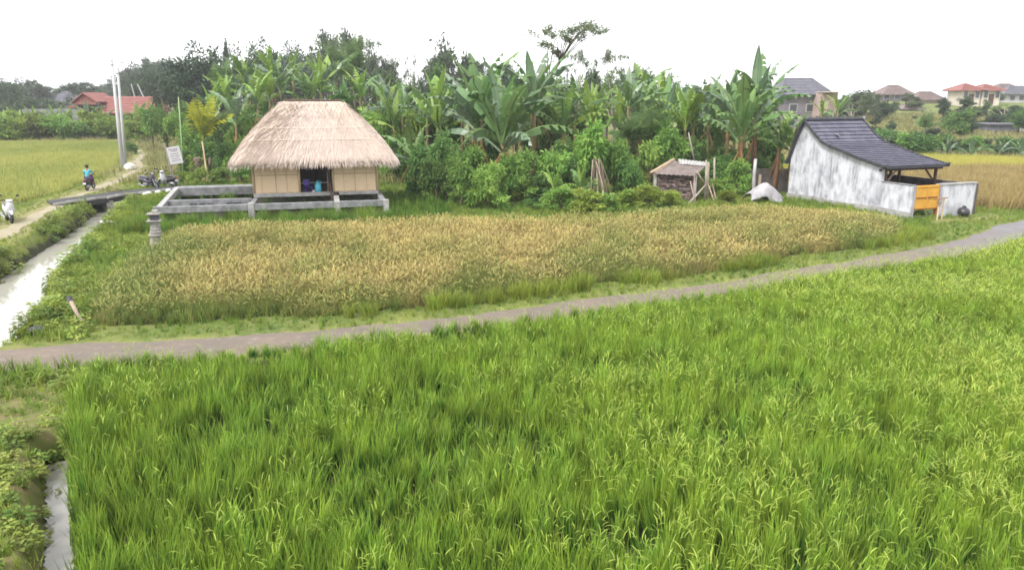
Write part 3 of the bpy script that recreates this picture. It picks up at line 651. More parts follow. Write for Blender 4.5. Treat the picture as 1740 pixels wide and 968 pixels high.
# ------------------------------------------------------------------ thatched hut on its concrete frame
HA = radians(14); HO = Vector((-16.17, 33.38, 0))
def make_frame():
    t = empty('platform_frame', HO, HA, 'grey concrete beam frame on short posts under and beside the thatched hut', 'platform')
    T = .75; w, h = .24, .30
    def bm(a, b, ww=w, hh=h, top=T, m='concrete'):
        MB().beam((a[0], a[1], top - hh / 2), (b[0], b[1], top - hh / 2), ww, hh, .012).build('beam', M[m], t)
    bm((-.02, 0), (3.83, 0)); bm((4.13, 0), (7.78, 0)); bm((8.06, 0), (10.14, 0))          # front
    bm((-.05, .14), (-.72, 8.3), .26, .30, T + .003, 'concrete_pale')                       # left side
    bm((-.15, 2.55), (3.80, 2.5), .30, .44, T - .03)                                        # middle
    bm((-.6, 8.3), (9.9, 8.3), 1.0, .46, T)                                                 # back
    bm((4.0, .14), (4.0, 2.15), .24, .30, T + .002)
    bm((7.93, .14), (7.93, 2.1), .26, .30, T + .03, 'concrete_pale')
    bm((10.15, .14), (10.15, 8.1), .26, .30, T + .003)
    for u, v, top, m in ((3.98, 0, .80, 'concrete_pale'), (7.92, 0, .755, 'concrete_pale'), (10.27, .0, .765, 'concrete_pale'), (-.14, 0, .76, 'concrete'), (10.1, 2.6, .4, 'stone_dark'),
                         (4.0, 8.5, .38, 'concrete'), (-.7, 8.5, .75, 'concrete'), (10.05, 8.5, .74, 'concrete')):
        MB().box((u, v, top / 2 - .15), (.27, .27, top + .3), None, .015).build('post', M[m], t)
    MB().tube([(8.95, .02, -.1), (8.9, .0, .46)], .035, 6).build('prop_stick', M['bamboo'], t)
    rr = random.Random(4)
    for k in range(5):
        u = rr.uniform(.9, 3.3); MB().box((u, 2.37 - .01, .50), (.22 + .2 * rr.random(), .10, .12)).build('rubble', M['stone_dark'], t, rot=None)
make_frame()

def make_hut():
    t = empty('thatched_hut', HO, HA, 'small bamboo-walled hut with a thick straw roof and an open dark doorway', 'hut')
    u0, u1, v0, v1, z0, z1 = 3.92, 10.08, 2.32, 6.9, .78, 2.95
    MB().box(((u0 + 7.80) / 2, v0 + .02, .855), (7.80 - u0, .2, .19), None, .012).build('floor_beam', M['concrete_pale'], t)
    MB().box(((8.08 + u1) / 2, v0 + .02, .86), (u1 - 8.08, .2, .17), None, .012).build('floor_beam', M['concrete_pale'], t)
    MB().box(((u0 + u1) / 2, (v0 + v1) / 2 + .12, .88), (u1 - u0 - .05, v1 - v0 - .1, .10)).build('floor', M['wood'], t)
    zb = .952
    def panel(ua, ub, za, zc, k):
        MB().box(((ua + ub) / 2, v0 + .0 + .006 * (k % 3), (za + zc) / 2), (ub - ua - .025, .035, zc - za - .02)).build('bamboo_panel', M['woven'], t)
    k = 0
    for a, b in ((u0 + .10, 5.02), (5.02, 6.12), (7.86, 8.92), (8.92, u1 - .10)):
        for c, d in ((zb, 1.85), (1.85, z1)): panel(a, b, c, d, k); k += 1
    for u in (u0 + .04, 6.16, 7.82, u1 - .04): MB().tube([(u, v0 - .02, zb), (u + .01, v0 - .02, z1)], .055, 8).build('corner_post', M['bamboo'], t, smooth=True)
    for a, b in ((u0 + .1, 6.12), (7.86, u1 - .1)):
        MB().box(((a + b) / 2, v0 - .025, zb + .02), (b - a, .03, .05)).build('batten', M['bamboo'], t)
    for u in (4.35, 5.02, 5.55, 8.35, 8.92, 9.5): MB().tube([(u, v0 - .028, zb + .05), (u, v0 - .028, z1)], .011, 5).build('batten', M['bamboo'], t)
    for u in (u0, u1): MB().box((u, (v0 + v1) / 2, (zb + z1) / 2), (.05, v1 - v0 - .12, z1 - zb)).build('side_wall', M['woven'], t)
    MB().box(((u0 + u1) / 2, v1, (zb + z1) / 2), (u1 - u0, .05, z1 - zb)).build('back_wall', M['wood_dark'], t)
    MB().tube([(7.62, v0 + .12, .95), (7.70, v0 + .05, 2.6)], .05, 6).build('door_leaf', M['wood_dark'], t)
    MB().box((7.60, v0 + .3, 1.75), (.26, .05, 1.6), Matrix.Rotation(1.15, 3, 'Z')).build('door_leaf', M['wood'], t)
    # thatch: rounded hipped shell
    eu0, eu1, ev0, ev1 = 2.92, 11.08, 1.35, 7.85; ru0, ru1, rv = 5.68, 8.42, 4.6
    prof = [(0, 5.45), (.04, 5.40), (.16, 5.13), (.31, 4.80), (.54, 4.18), (.70, 3.70), (.80, 3.36), (.885, 3.05), (.955, 2.80), (1.0, 2.55)]
    def ring(f, z, n=26):
        a, b, c, d = ru0 + (eu0 - ru0) * f, ru1 + (eu1 - ru1) * f, rv - .10 + (ev0 - rv + .1) * f, rv + .10 + (ev1 - rv - .1) * f
        rad = .12 + .65 * f; rad = min(rad, (d - c) / 2 * .98); pts = []
        for cx, cy_, a0 in ((b - rad, c + rad, -pi / 2), (b - rad, d - rad, 0), (a + rad, d - rad, pi / 2), (a + rad, c + rad, pi)):
            for j in range(6): an = a0 + pi / 2 * j / 5; pts.append((cx + rad * cos(an), cy_ + rad * sin(an), z - .24 * f ** 5 * (1 - abs(j - 2.5) / 4.5)))
        return pts
    def sagz(f, z, p):  return z
    V = []; F = []
    for f, z in prof: V += ring(f, z)
    V += [(x * 1 + ((ru0 + ru1) / 2 - x) * .045, y + (rv - y) * .10, 2.57) for x, y, z in ring(1.0, 0)]        # thick eave, under side
    V += [(x + ((ru0 + ru1) / 2 - x) * .10, y + (rv - y) * .16, 2.85) for x, y, z in ring(1.0, 0)]
    V += [(x + ((ru0 + ru1) / 2 - x) * .5, y + (rv - y) * .5, 3.6) for x, y, z in ring(1.0, 0)]
    n = 24; R = len(V) // n
    for k in range(R - 1):
        for j in range(n): F.append((k * n + j, (k + 1) * n + j, (k + 1) * n + (j + 1) % n, k * n + (j + 1) % n))
    F += [tuple(range(n)), tuple((R - 1) * n + j for j in range(n - 1, -1, -1))]
    roof = obj('thatch_roof', mesh('thatch_roof', V, F, M['thatch'], smooth=True), t)
    # single straws laid on the shell, denser and shaggy at the eave
    rr = random.Random(9); SV = []; SF = []; SU = []
    rings = [np.array(ring(f, z)) for f, z in prof]; fs = [p[0] for p in prof]
    def surf(f, s):
        k = 0
        while k < len(fs) - 2 and fs[k + 1] < f: k += 1
        q = (f - fs[k]) / (fs[k + 1] - fs[k]); A = rings[k] * (1 - q) + rings[k + 1] * q
        per = np.linalg.norm(np.roll(A, -1, 0) - A, axis=1); cum = np.concatenate([[0], np.cumsum(per)]); L = s * cum[-1]
        j = min(int(np.searchsorted(cum, L)) - 1, 23); j = max(j, 0); w_ = (L - cum[j]) / max(per[j], 1e-6)
        return Vector(A[j] * (1 - w_) + A[(j + 1) % 24] * w_)
    cen = Vector(((ru0 + ru1) / 2, rv, 0))
    for i in range(21000):
        fringe = i < 6500
        f = rr.uniform(.93, 1.0) if fringe else (rr.random() ** .6) * .97
        s = rr.random(); p = surf(f, s); q = surf(min(1.0, f + .03), s); q0 = surf(max(0, f - .03), s); d = (q - q0).normalized()
        out = (p - cen); out.z = 0; out.normalize()
        side = d.cross(out); side = side.normalized() if side.length > .01 else Vector((1, 0, 0))
        nrm = side.cross(d).normalized(); nrm = nrm if nrm.dot(out) > 0 else -nrm
        L = rr.uniform(.12, .34) if fringe else rr.uniform(.3, .7); w_ = rr.uniform(.008, .022) if fringe else rr.uniform(.006, .013)
        d2 = (d + side * rr.uniform(-.09, .09) + nrm * rr.uniform(.0, .05)).normalized()
        if fringe: d2 = (d2 * .5 + Vector((0, 0, -1)) * .8 + out * rr.uniform(-.15, .22) + side * rr.uniform(-.12, .12)).normalized(); 
        o_ = p + nrm * (rr.uniform(-.10, .03) if fringe else rr.uniform(.004, .03)); b = len(SV); tn = min(1, max(0, rr.gauss(.55 if not fringe else .45, .28)))
        SV += [o_ - side * w_, o_ + side * w_, o_ + d2 * L + side * w_ * .15 + nrm * .01, o_ + d2 * L * .6 - side * w_ * .8 + nrm * .012]
        SU += [(0, tn), (0, tn), (1, tn), (.6, tn)]; SF.append((b, b + 1, b + 2, b + 3))
    tag(obj('straw', mesh('straw', [tuple(v) for v in SV], SF, M['straw'], SU), roof), kind='stuff')
    # flat ridge bound with dark straw, and bamboo strips criss-crossing the front slope
    MB().box(((ru0 + ru1) / 2, rv, 5.475), (ru1 - ru0 + .12, .34, .10), None, .03).build('ridge_cap', M['thatch_dark'], t)
    MB().tube([(ru0 - .1, rv - .18, 5.50), (ru1 + .1, rv - .18, 5.50)], .035, 6).build('ridge_rod', M['bark'], t)
    def onfront(uu, f):
        k = 0
        while k < len(fs) - 2 and fs[k + 1] < f: k += 1
        q = (f - fs[k]) / (fs[k + 1] - fs[k]); z = prof[k][1] * (1 - q) + prof[k + 1][1] * q
        return Vector((uu, rv - .1 + (ev0 - rv + .1) * f - .035, z + .02))
    def fs_strip(a, b, w_=.022):
        pts = []
        for j in range(6):
            q = j / 5; pts.append(onfront(a[0] + (b[0] - a[0]) * q, a[1] + (b[1] - a[1]) * q))
        MB().tube(pts, w_, 4).build('binding_strip', M['tie'], t)
    for i in range(12):
        ua = 5.35 + .30 * i; 
        for sg in (-1, 1):
            ub = ua + sg * (.42 + .03 * (i % 3))
            if 4.6 < ub < 9.4: fs_strip((ua, .05), (ub, .36 if (i + sg) % 2 else .50), .011)
    for i in range(8):
        ua = 4.4 + .72 * i; fs_strip((ua, .50), (ua + (.3 if i % 2 else -.3), .74), .010)
    fs_strip((4.55, .56), (9.5, .56), .012); fs_strip((3.9, .74), (9.9, .74), .012)
    for f_, in ((.56,), (.74,)): pass
    return t
make_hut()
def hutw(u, v, z): return (HO.x + u * cos(HA) - v * sin(HA), HO.y + u * sin(HA) + v * cos(HA), z)
t = empty('water_jug', hutw(7.05, 2.62, .93), HA, 'light blue plastic water jug standing in the doorway of the hut', 'jug')
MB().lathe([(.13, 0), (.16, .03), (.17, .30), (.14, .40), (.07, .46), (.06, .50)], 14).build('body', M['cyan'], t, True)
MB().lathe([(.065, .505), (.065, .55), (.02, .56)], 10).build('cap', M['cyan'], t, True)
MB().tube([(.14, 0, .40), (.20, 0, .46), (.15, 0, .53), (.055, 0, .53)], .016, 6).build('handle', M['cyan'], t, True)
t = empty('plastic_chair', hutw(6.55, 2.9, .93), HA + .4, 'low violet plastic chair just inside the dark doorway', 'chair')
MB().box((0, 0, .27), (.32, .32, .03), None, .01).build('seat', M['blueviolet'], t)
MB().box((-.02, .16, .45), (.32, .03, .30), Matrix.Rotation(-.15, 3, 'X'), .01).build('backrest', M['blueviolet'], t)
for a in (-.13, .13):
    for b in (-.13, .13): MB().tube([(a, b, .26), (a * 1.2, b * 1.2, 0)], [.022, .018], 6).build('leg', M['blueviolet'], t)
t = tag(MB().tube([hutw(7.72, 2.05, .30), hutw(7.70, 2.08, .9), hutw(7.62, 2.22, 1.45)], [.06, .055, .04], 7).build('leaning_log', M['wood_dark']), 'short dark log leaning against the floor edge right of the doorway', 'log')
t = tag(MB().box((0, 0, .05), (.14, .10, .10), None, .02).build('small_packet', M['white_paint'], loc=hutw(6.83, 2.5, .93)), 'tiny pale packet on the floor beside the blue jug', 'packet')

# ------------------------------------------------------------------ stone pillar at the platform's left corner
def make_pillar():
    x, y = P(268, 424); t = empty('stone_pillar', (x, y, h1(x, y)), .3, 'short pillar of stacked grey stones with a dark block on top, left of the ripe field', 'pillar')
    rr = random.Random(2); z = -.15
    for k in range(11):
        h = rr.choice([.09, .12, .15]); big = k in (3, 6); r = (.255 if big else .21 + .03 * rr.random() - .005 * k)
        o = MB().lathe([(r * .9, 0), (r, .02), (r, h - .02), (r * .92, h)], 9).build('stone_course', M['stone'], t, loc=(rr.uniform(-.02, .02), rr.uniform(-.02, .02), z), rot=(0, 0, rr.random() * 6)); z += h
    MB().box((0, 0, z + .02), (.50, .46, .05), None, .01).build('slab', M['stone'], t)
    MB().box((.03, 0, z + .15), (.30, .30, .2), None, .02).build('dark_block', M['stone_dark'], t)
    MB().box((0, 0, z + .275), (.46, .44, .05), None, .01).build('slab', M['stone'], t)
    MB().box((.05, .02, z + .36), (.20, .2, .12), None, .02).build('top_stone', M['stone'], t)
make_pillar()

# ------------------------------------------------------------------ concrete bridge over the canal
def make_bridge():
    t = empty('canal_bridge', (-23.6, 43.2, 0), 0, 'low dark concrete bridge with a pale kerb over the canal', 'bridge'); o = Vector((-23.6, 43.2, 0))
    fr = resample(DECK_F, .6); bk = resample(DECK_B, .6); n = 12
    idx = lambda a, q: a[min(len(a) - 1, int(q * (len(a) - 1) + .5))]
    V = []; F = []
    for k in range(n + 1):
        f, b = idx(fr, k / n), idx(bk, k / n); zt = .10 + .10 * sin(pi * k / n)
        for p, z in ((f, zt), (b, zt), (b, zt - .28), (f, zt - .28)): V.append((p[0] - o.x, p[1] - o.y, z))
    for k in range(n):
        for j in range(4): F.append((k * 4 + j, k * 4 + (j + 1) % 4, k * 4 + 4 + (j + 1) % 4, k * 4 + 4 + j))
    F += [(3, 2, 1, 0), tuple(n * 4 + j for j in range(4))]
    obj('deck', mesh('deck', V, F, M['asphalt']), t)
    kb = MB(); pts = [(idx(fr, k / n)[0] - o.x, idx(fr, k / n)[1] - o.y, .10 + .10 * sin(pi * k / n) + .055) for k in range(n + 1)]
    for a, b in zip(pts[:-1], pts[1:]): kb.beam((a[0] + .06 * sin(a[0] * 9), a[1], a[2] - .03 * (sin(a[1] * 5) > .2)), b, .13 + .05 * sin(a[1] * 7), .11)
    kb.build('kerb', M['concrete_pale'], t)
    for q, s in ((.30, -1), (.78, 1)):
        p = idx(fr, q); pb = idx(bk, q); MB().beam((p[0] - o.x + .1, p[1] - o.y + .15, -.48), (pb[0] - o.x, pb[1] - o.y, -.48), .35, .98).build('abutment', M['stone'], t)
    rr = random.Random(5)
    for k in range(7):
        p = idx(fr, .55 + .06 * k); s = rr.uniform(.10, .2)
        tag(MB().lathe([(s * .8, -.03), (s, s * .4), (s * .6, s * .9), (s * .15, s)], 7).build('white_stone', M['rock_white'], loc=(p[0] + rr.uniform(.15, .5), p[1] + rr.uniform(-.3, .1), h1(p[0], p[1]) + .12), rot=(rr.uniform(-.3, .3), 0, rr.random() * 6)),
            'white stone lying at the end of the bridge kerb below the black scooters', 'stone', 'white stones at the bridge end')
make_bridge()

# ------------------------------------------------------------------ scooters and the rider
def wheel(t, x, r, w, nm, hubm='metal'):
    Rx = Matrix.Rotation(pi / 2, 3, 'X')
    prof = [(r - .075, -w * .35), (r - .03, -w / 2), (r - .006, -w * .3), (r, 0), (r - .006, w * .3), (r - .03, w / 2), (r - .075, w * .35)]
    n = 20; V = []; F = []
    for q, z in prof:
        for j in range(n): V.append(Rx @ Vector((q * cos(2 * pi * j / n), q * sin(2 * pi * j / n), z)))
    m_ = len(prof)
    for k in range(m_):
        for j in range(n): F.append((k * n + j, k * n + (j + 1) % n, ((k + 1) % m_) * n + (j + 1) % n, ((k + 1) % m_) * n + j))
    ty = obj(nm, mesh('tyre', V, F, M['rubber'], smooth=True), t, (x, 0, r))
    mb = MB().lathe([(.05, -w * .4), (.05, w * .4)], 10, Rx)
    for j in range(5):
        a = 2 * pi * j / 5; mb.beam((.04 * cos(a), 0, .04 * sin(a)), ((r - .06) * cos(a + .25), 0, (r - .06) * sin(a + .25)), w * .25, .035)
    mb.build('rim', M[hubm], ty)
def loft(secs, n=10):
    """secs: (x, zlow, zhigh, halfwidth) rounded sections along X"""
    V = []; F = []
    for x, a, b, w in secs:
        for j in range(n):
            an = 2 * pi * j / n; cx, cz = cos(an), sin(an); e = .7
            V.append((x, w * abs(cx) ** e * (1 if cx > 0 else -1), (a + b) / 2 + (b - a) / 2 * abs(cz) ** e * (1 if cz > 0 else -1)))
    for k in range(len(secs) - 1):
        for j in range(n): F.append((k * n + j, k * n + (j + 1) % n, (k + 1) * n + (j + 1) % n, (k + 1) * n + j))
    F += [tuple(range(n - 1, -1, -1)), tuple((len(secs) - 1) * n + j for j in range(n))]
    return V, F
def scooter(loc, rz, label, body, shield, lean=.12, group=None, rear=None):
    t = empty('scooter', loc, rz, label, 'scooter', group); t.rotation_euler = (lean, 0, rz)
    wheel(t, .64, .27, .11, 'front_wheel'); wheel(t, -.60, .27, .13, 'rear_wheel')
    def lf(nm, secs, m): obj(nm, mesh(nm, *loft(secs), M[m], smooth=True), t)
    lf('rear_body', [(-.98, .66, .74, .05), (-.86, .54, .76, .13), (-.55, .46, .74, .17), (-.25, .40, .70, .17), (-.08, .32, .60, .12), (.0, .30, .45, .07)], rear or body)
    lf('seat', [(-.80, .75, .81, .10), (-.62, .73, .84, .14), (-.35, .70, .82, .14), (-.12, .66, .79, .12), (-.02, .63, .72, .07)], 'black')
    lf('floor_board', [(-.1, .27, .36, .14), (.15, .26, .34, .15), (.34, .27, .40, .13)], 'black')
    lf('leg_shield', [(.27, .36, .58, .12), (.36, .36, .88, .19), (.43, .42, .98, .17), (.50, .55, .96, .11), (.55, .70, .88, .05)], shield)
    lf('front_fender', [(.40, .50, .54, .05), (.55, .50, .60, .075), (.70, .49, .59, .075), (.86, .40, .48, .05)], shield)
    for s in (-1, 1): MB().tube([(.50, .075 * s, .70), (.64, .075 * s, .27)], .025, 6).build('fork', M['metal'], t)
    lf('handlebar_cover', [(.30, .98, 1.03, .10), (.38, .97, 1.09, .15), (.46, .96, 1.07, .12), (.50, .98, 1.03, .06)], shield)
    lf('headlight', [(.49, .97, 1.05, .08), (.525, .985, 1.035, .05)], 'glass')
    MB().tube([(.24, -.34, 1.02), (.34, -.22, 1.04), (.38, 0, 1.02), (.34, .22, 1.04), (.24, .34, 1.02)], .017, 6).build('handlebar', M['black'], t, True)
    for s in (-1, 1):
        MB().tube([(.25, .35 * s, 1.02), (.33, .22 * s, 1.04)], .023, 6).build('grip', M['rubber'], t)
        mr = MB().tube([(.35, .2 * s, 1.05), (.33, .30 * s, 1.22)], .009, 5).build('mirror_arm', M['black'], t)
        MB().box((.33, .33 * s, 1.26), (.03, .12, .085), None, .012).build('mirror', M['black'], mr)
    lf('tail_light', [(-1.01, .68, .73, .05), (-.96, .66, .74, .09)], 'red_lamp')
    MB().box((-.97, 0, .52), (.012, .2, .12), Matrix.Rotation(.3, 3, 'Y')).build('number_plate', M['white_paint'], t)
    lf('rear_fender', [(-.98, .40, .50, .03), (-.88, .46, .62, .06), (-.72, .54, .62, .06)], 'black')
    lf('engine', [(-.66, .20, .34, .07), (-.45, .18, .42, .10), (-.18, .20, .40, .09)], 'metal')
    MB().tube([(-.25, -.13, .20), (-.5, -.17, .22), (-.85, -.19, .34)], [.022, .05, .055], 8).build('exhaust', M['metal'], t, True)
    MB().tube([(-.80, -.10, .78), (-.96, -.12, .82), (-.96, .12, .82), (-.80, .10, .78)], .014, 6).build('grab_rail', M['metal'], t, True)
    MB().tube([(-.15, .10, .28), (-.22, .24, .0)], .013, 5).build('side_stand', M['metal'], t)
    return t
x, y = P(256, 319, .1); scooter((x, y, h1(x, y) + .02), radians(-30), 'black and violet-grey scooter parked on the bridge end, nearer the canal', 'violet_paint', 'violet_paint', .1, 'parked dark scooters')
x, y = P(284, 317, .1); scooter((x - .1, y + .4, h1(x, y + .4) + .02), radians(150), 'black scooter with a pale front parked beside the platform under the sign', 'black', 'white_paint', -.1, 'parked dark scooters', 'black')
x, y = P(3, 377); scooter((x + .36, y, h1(x, y) + .02), radians(-48), 'white scooter at the left edge beside the dirt track', 'white_paint', 'white_paint', -.08)

def skin_obj(name, verts, edges, m, parent, root=0, sub=2):
    """verts: (x,y,z,r): one smooth surface grown over a skeleton"""
    me = bpy.data.meshes.new(name); me.from_pydata([v[:3] for v in verts], edges, []); me.materials.append(m)
    o = obj(name, me, parent); o.modifiers.new('skin', 'SKIN').use_smooth_shade = True
    if not me.skin_vertices: me.attributes
    for i, d in enumerate(me.skin_vertices[0].data):
        d.radius = (verts[i][3],) * 2; d.use_root = i == root
    s = o.modifiers.new('sub', 'SUBSURF'); s.levels = sub; s.render_levels = sub; return o
RX, RY = P(154, 323)
RZ = h1(RX, RY) + .02; RH = radians(100)
bike = scooter((RX, RY, RZ), RH, 'small scooter with a white tail being ridden away along the dirt track', 'black', 'violet_paint', .0, None, 'black')
def make_rider():
    t = empty('person', (RX, RY, RZ), RH, 'rider in a teal shirt and dark purple trousers seen from behind on the moving scooter', 'person')
    B = [(-.28, 0, .90, .13), (-.24, 0, 1.05, .125), (-.20, 0, 1.22, .14), (-.17, 0, 1.37, .11), (-.14, 0, 1.47, .055), (-.11, 0, 1.55, .085), (-.10, 0, 1.66, .09), (-.10, 0, 1.73, .05)]
    E = [(0, 1), (1, 2), (2, 3), (3, 4), (4, 5), (5, 6), (6, 7)]
    def add(p, c): B.append(p); E.append((c, len(B) - 1)); return len(B) - 1
    shirt = [(-.28, 0, .86, .15), (-.24, 0, 1.03, .145), (-.20, 0, 1.22, .16), (-.17, 0, 1.38, .12), (-.145, 0, 1.45, .065)]; SE = [(0, 1), (1, 2), (2, 3), (3, 4)]
    tr = [(-.28, 0, .88, .15)]; TE = []
    for s in (-1, 1):
        sh = add((-.16, .17 * s, 1.38, .06), 3); el = add((.02, .30 * s, 1.16, .045), sh); wr = add((.21, .31 * s, 1.06, .032), el); pm = add((.28, .31 * s, 1.045, .036), wr)
        for k, (dy, ln) in enumerate(((-.030, .055), (-.010, .065), (.010, .062), (.030, .048))):
            a = add((.325, .31 * s + dy, 1.055, .0095), pm); b = add((.325 + ln * .45, .31 * s + dy, 1.035, .009), a); add((.325 + ln * .3, .31 * s + dy, 1.0, .008), b)
        a = add((.27, .31 * s - .045 * s, 1.03, .010), pm); add((.305, .31 * s - .05 * s, 1.01, .009), a)
        hp = add((-.22, .10 * s, .87, .10), 0); kn = add((.17, .17 * s, .78, .068), hp); an = add((.10, .17 * s, .42, .042), kn); ft = add((.13, .17 * s, .37, .042), an); add((.28, .18 * s, .36, .03), ft)
        a = len(shirt); shirt += [(-.16, .17 * s, 1.38, .075), (.0, .285 * s, 1.18, .062), (.09, .305 * s, 1.12, .05)]; SE += [(3, a), (a, a + 1), (a + 1, a + 2)]
        a = len(tr); tr += [(-.20, .11 * s, .86, .12), (.17, .17 * s, .78, .085), (.11, .17 * s, .50, .07)]; TE += [(0, a), (a, a + 1), (a + 1, a + 2)]
        obj('shoe', mesh('shoe', *loft([(.04, .32, .40, .035), (.12, .32, .42, .045), (.24, .32, .39, .048), (.33, .32, .36, .03)]), M['black'], smooth=True), t, (0, .175 * s, 0))
    skin_obj('body', B, E, M['skin'], t); skin_obj('shirt', shirt, SE, M['teal'], t); skin_obj('trousers', tr, TE, M['purple'], t)
    hv = []; hf = []; n = 12
    for k, (r, z) in enumerate([(.100, 1.57), (.118, 1.62), (.122, 1.68), (.105, 1.745), (.06, 1.785), (.01, 1.795)]):
        for j in range(n): an = 2 * pi * j / n; fr = .25 if (k < 3 and abs(an) < 1.0 or k < 3 and abs(an - 2 * pi) < 1.0) else 0; hv.append((-.112 + r * cos(an) * (1 - fr * .3), r * sin(an), z + fr * .2))
    for k in range(5):
        for j in range(n): hf.append((k * n + j, k * n + (j + 1) % n, (k + 1) * n + (j + 1) % n, (k + 1) * n + j))
    obj('hair', mesh('hair', hv, hf, M['hair'], smooth=True), t)
    for s in (-1, 1): MB().lathe([(.012, -.03), (.022, 0), (.012, .03)], 7).build('ear', M['skin'], t, True, loc=(-.10, .095 * s, 1.635))
    MB().lathe([(.016, -.028), (.022, -.01), (.008, .03)], 7).build('nose', M['skin'], t, True, loc=(-.005, 0, 1.63))
    for s in (-1, 1): MB().lathe([(.004, -.011), (.012, 0), (.004, .011)], 7).build('eye', M['hair'], t, True, loc=(-.017, .034 * s, 1.655))
    MB().box((-.012, 0, 1.585), (.012, .05, .010)).build('mouth', M['purple'], t)
make_rider()
for o_ in (bike, bpy.data.objects['person']): o_.scale = (.88,) * 3

# ------------------------------------------------------------------ poles, sign, bits on the left
def util_pole(px, py, Y, tx, ty, r0, r1, label):
    x, y, z = at(px, py, Y); z = h1(x, y); X, _, Z = at(tx, ty, Y + .5)
    t = empty('utility_pole', (x, y, z), 0, label, 'utility pole', 'pair of concrete poles')
    MB().tube([(0, 0, -.3), ((X - x) * .5, .2, (Z - z) * .5), (X - x, .4, Z - z)], [r0, (r0 + r1) / 2, r1], 12).build('shaft', M['pole'], t, True)
    q = .965; MB().tube([((X - x) * q, .4 * q, (Z - z) * q - .05), ((X - x) * q, .4 * q, (Z - z) * q + .05)], r1 * 1.35, 12).build('band', M['metal'], t)
    q = .995; MB().lathe([(r1 * .9, 0), (r1 * .9, .12), (r1 * .5, .18)], 10).build('cap', M['metal'], t, loc=(X - x, .4, Z - z))
util_pole(209, 288, 60.2, 191, 104, .17, .09, 'taller left-leaning pale concrete pole of the pair by the dirt track')
util_pole(214, 286, 61.2, 201, 119, .13, .085, 'shorter pale concrete pole standing right behind the taller one')
x, y, z = at(221, 285, 60.0); z = h1(x, y)
tag(MB().lathe([(.36, -.1), (.48, .12), (.42, .34), (.25, .5), (.06, .55)], 9).build('white_rock', M['rock_white'], loc=(x, y, z)), 'white rock at the foot of the two concrete poles', 'rock')
def make_sign():
    x, y = P(291, 306); z = h1(x, y); Y = y; a = at(297, 264, Y)
    t = empty('sign_board', (x, y, z), 0, 'tilted white notice board on a thin post above the parked scooters', 'sign')
    R = Matrix.Rotation(-.16, 3, 'Y'); c = Vector((a[0] - x, 0, a[2] - z))
    MB().box(c, (.94, .035, 1.20), R, .006).build('board', M['sign'], t)
    rr = random.Random(3)
    for k, zz in enumerate((.42, .30, .10, -.06, -.22, -.36)):
        w = (.62, .36, .52, .60, .44, .56)[k]; xx = -w / 2
        while xx < w / 2:
            L = rr.uniform(.05, .14); 
            MB().box(c + R @ Vector((xx + L / 2, -.021, zz)), (L, .006, .07 if k < 2 else .045), R).build('print_mark', M['sign_ink'], t); xx += L + .035
    for s in (-.32,): MB().tube([(c.x + s - .02, .05, -.2), (c.x + s + .05, .05, c.z - .3)], .035, 6).build('post', M['wood'], t)
    x2, y2 = P(282, 300)
    tag(MB().tube([(x2, y2 + 1, h1(x2, y2)), at(279, 243, y2 + 1)], .06, 7).build('wooden_post', M['bark_pale']), 'slim pale wooden post just left of the white notice board', 'post')
    b = P(311, 302); tp = at(303, 165, b[1]); lo = Vector((b[0], b[1], h1(*b))); hi = Vector(tp)
    mb = MB(); mb.tube([lo, lo.lerp(hi, .5) + Vector((.05, 0, 0)), hi], [.055, .045, .03], 7); o = mb.build('bamboo_pole', M['bamboo_green'], None, True); tag(o, 'tall thin pale green bamboo pole rising beside the white notice board', 'pole')
make_sign()
x, y = P(125, 545); x2, y2 = P(150, 566)
t = empty('fallen_pipe', (x, y, h1(x, y)), 0, 'broken pale pipe leaning out of the grass at the field corner by the footpath', 'pipe')
MB().tube([(-.10, .15, .52), (.18, -.1, .22), (.50, -.3, .0)], [.05, .045, .045], 9).build('pipe', M['stick'], t, True)
MB().tube([(-.15, .20, .58), (-.07, .12, .48)], .062, 9).build('collar', M['stone_dark'], t)
x, y = P(63, 567); tag(MB().lathe([(.14, -.04), (.2, .04), (.17, .14), (.07, .20)], 9).build('black_stone', M['stone_dark'], loc=(x, y, h1(x, y))), 'small black stone on the canal bank beside the footpath', 'stone')
for (px, py, s, lb) in ((178, 392, .22, 'pale foam scrap lying at the water edge of the canal'), (1300, 428, .12, 'tiny white scrap of litter on the path verge'), (190, 395, .2, 'pale rag caught in the weeds by the canal')):
    x, y = P(px, py, -.3 if px < 300 else 0); mb = MB(); rr = random.Random(px)
    V = []; F = []
    for i in range(5):
        for j in range(4): V.append(((i / 4 - .5) * 2 * s + rr.uniform(-.05, .05) * s, (j / 3 - .5) * 1.3 * s, .06 + rr.uniform(0, .5) * s))
    for i in range(4):
        for j in range(3): F.append((i * 4 + j, i * 4 + j + 1, i * 4 + j + 5, i * 4 + j + 4))
    V2 = V + [(a * .96, b * .96, c - .03) for a, b, c in V]; F2 = F + [tuple(i + 20 for i in f[::-1]) for f in F]
    tag(mb.add(V2, F2).build('rag' if px != 1300 else 'litter', M['rock_white'], loc=(x, y, h1(x, y) + .03)), lb, 'litter')

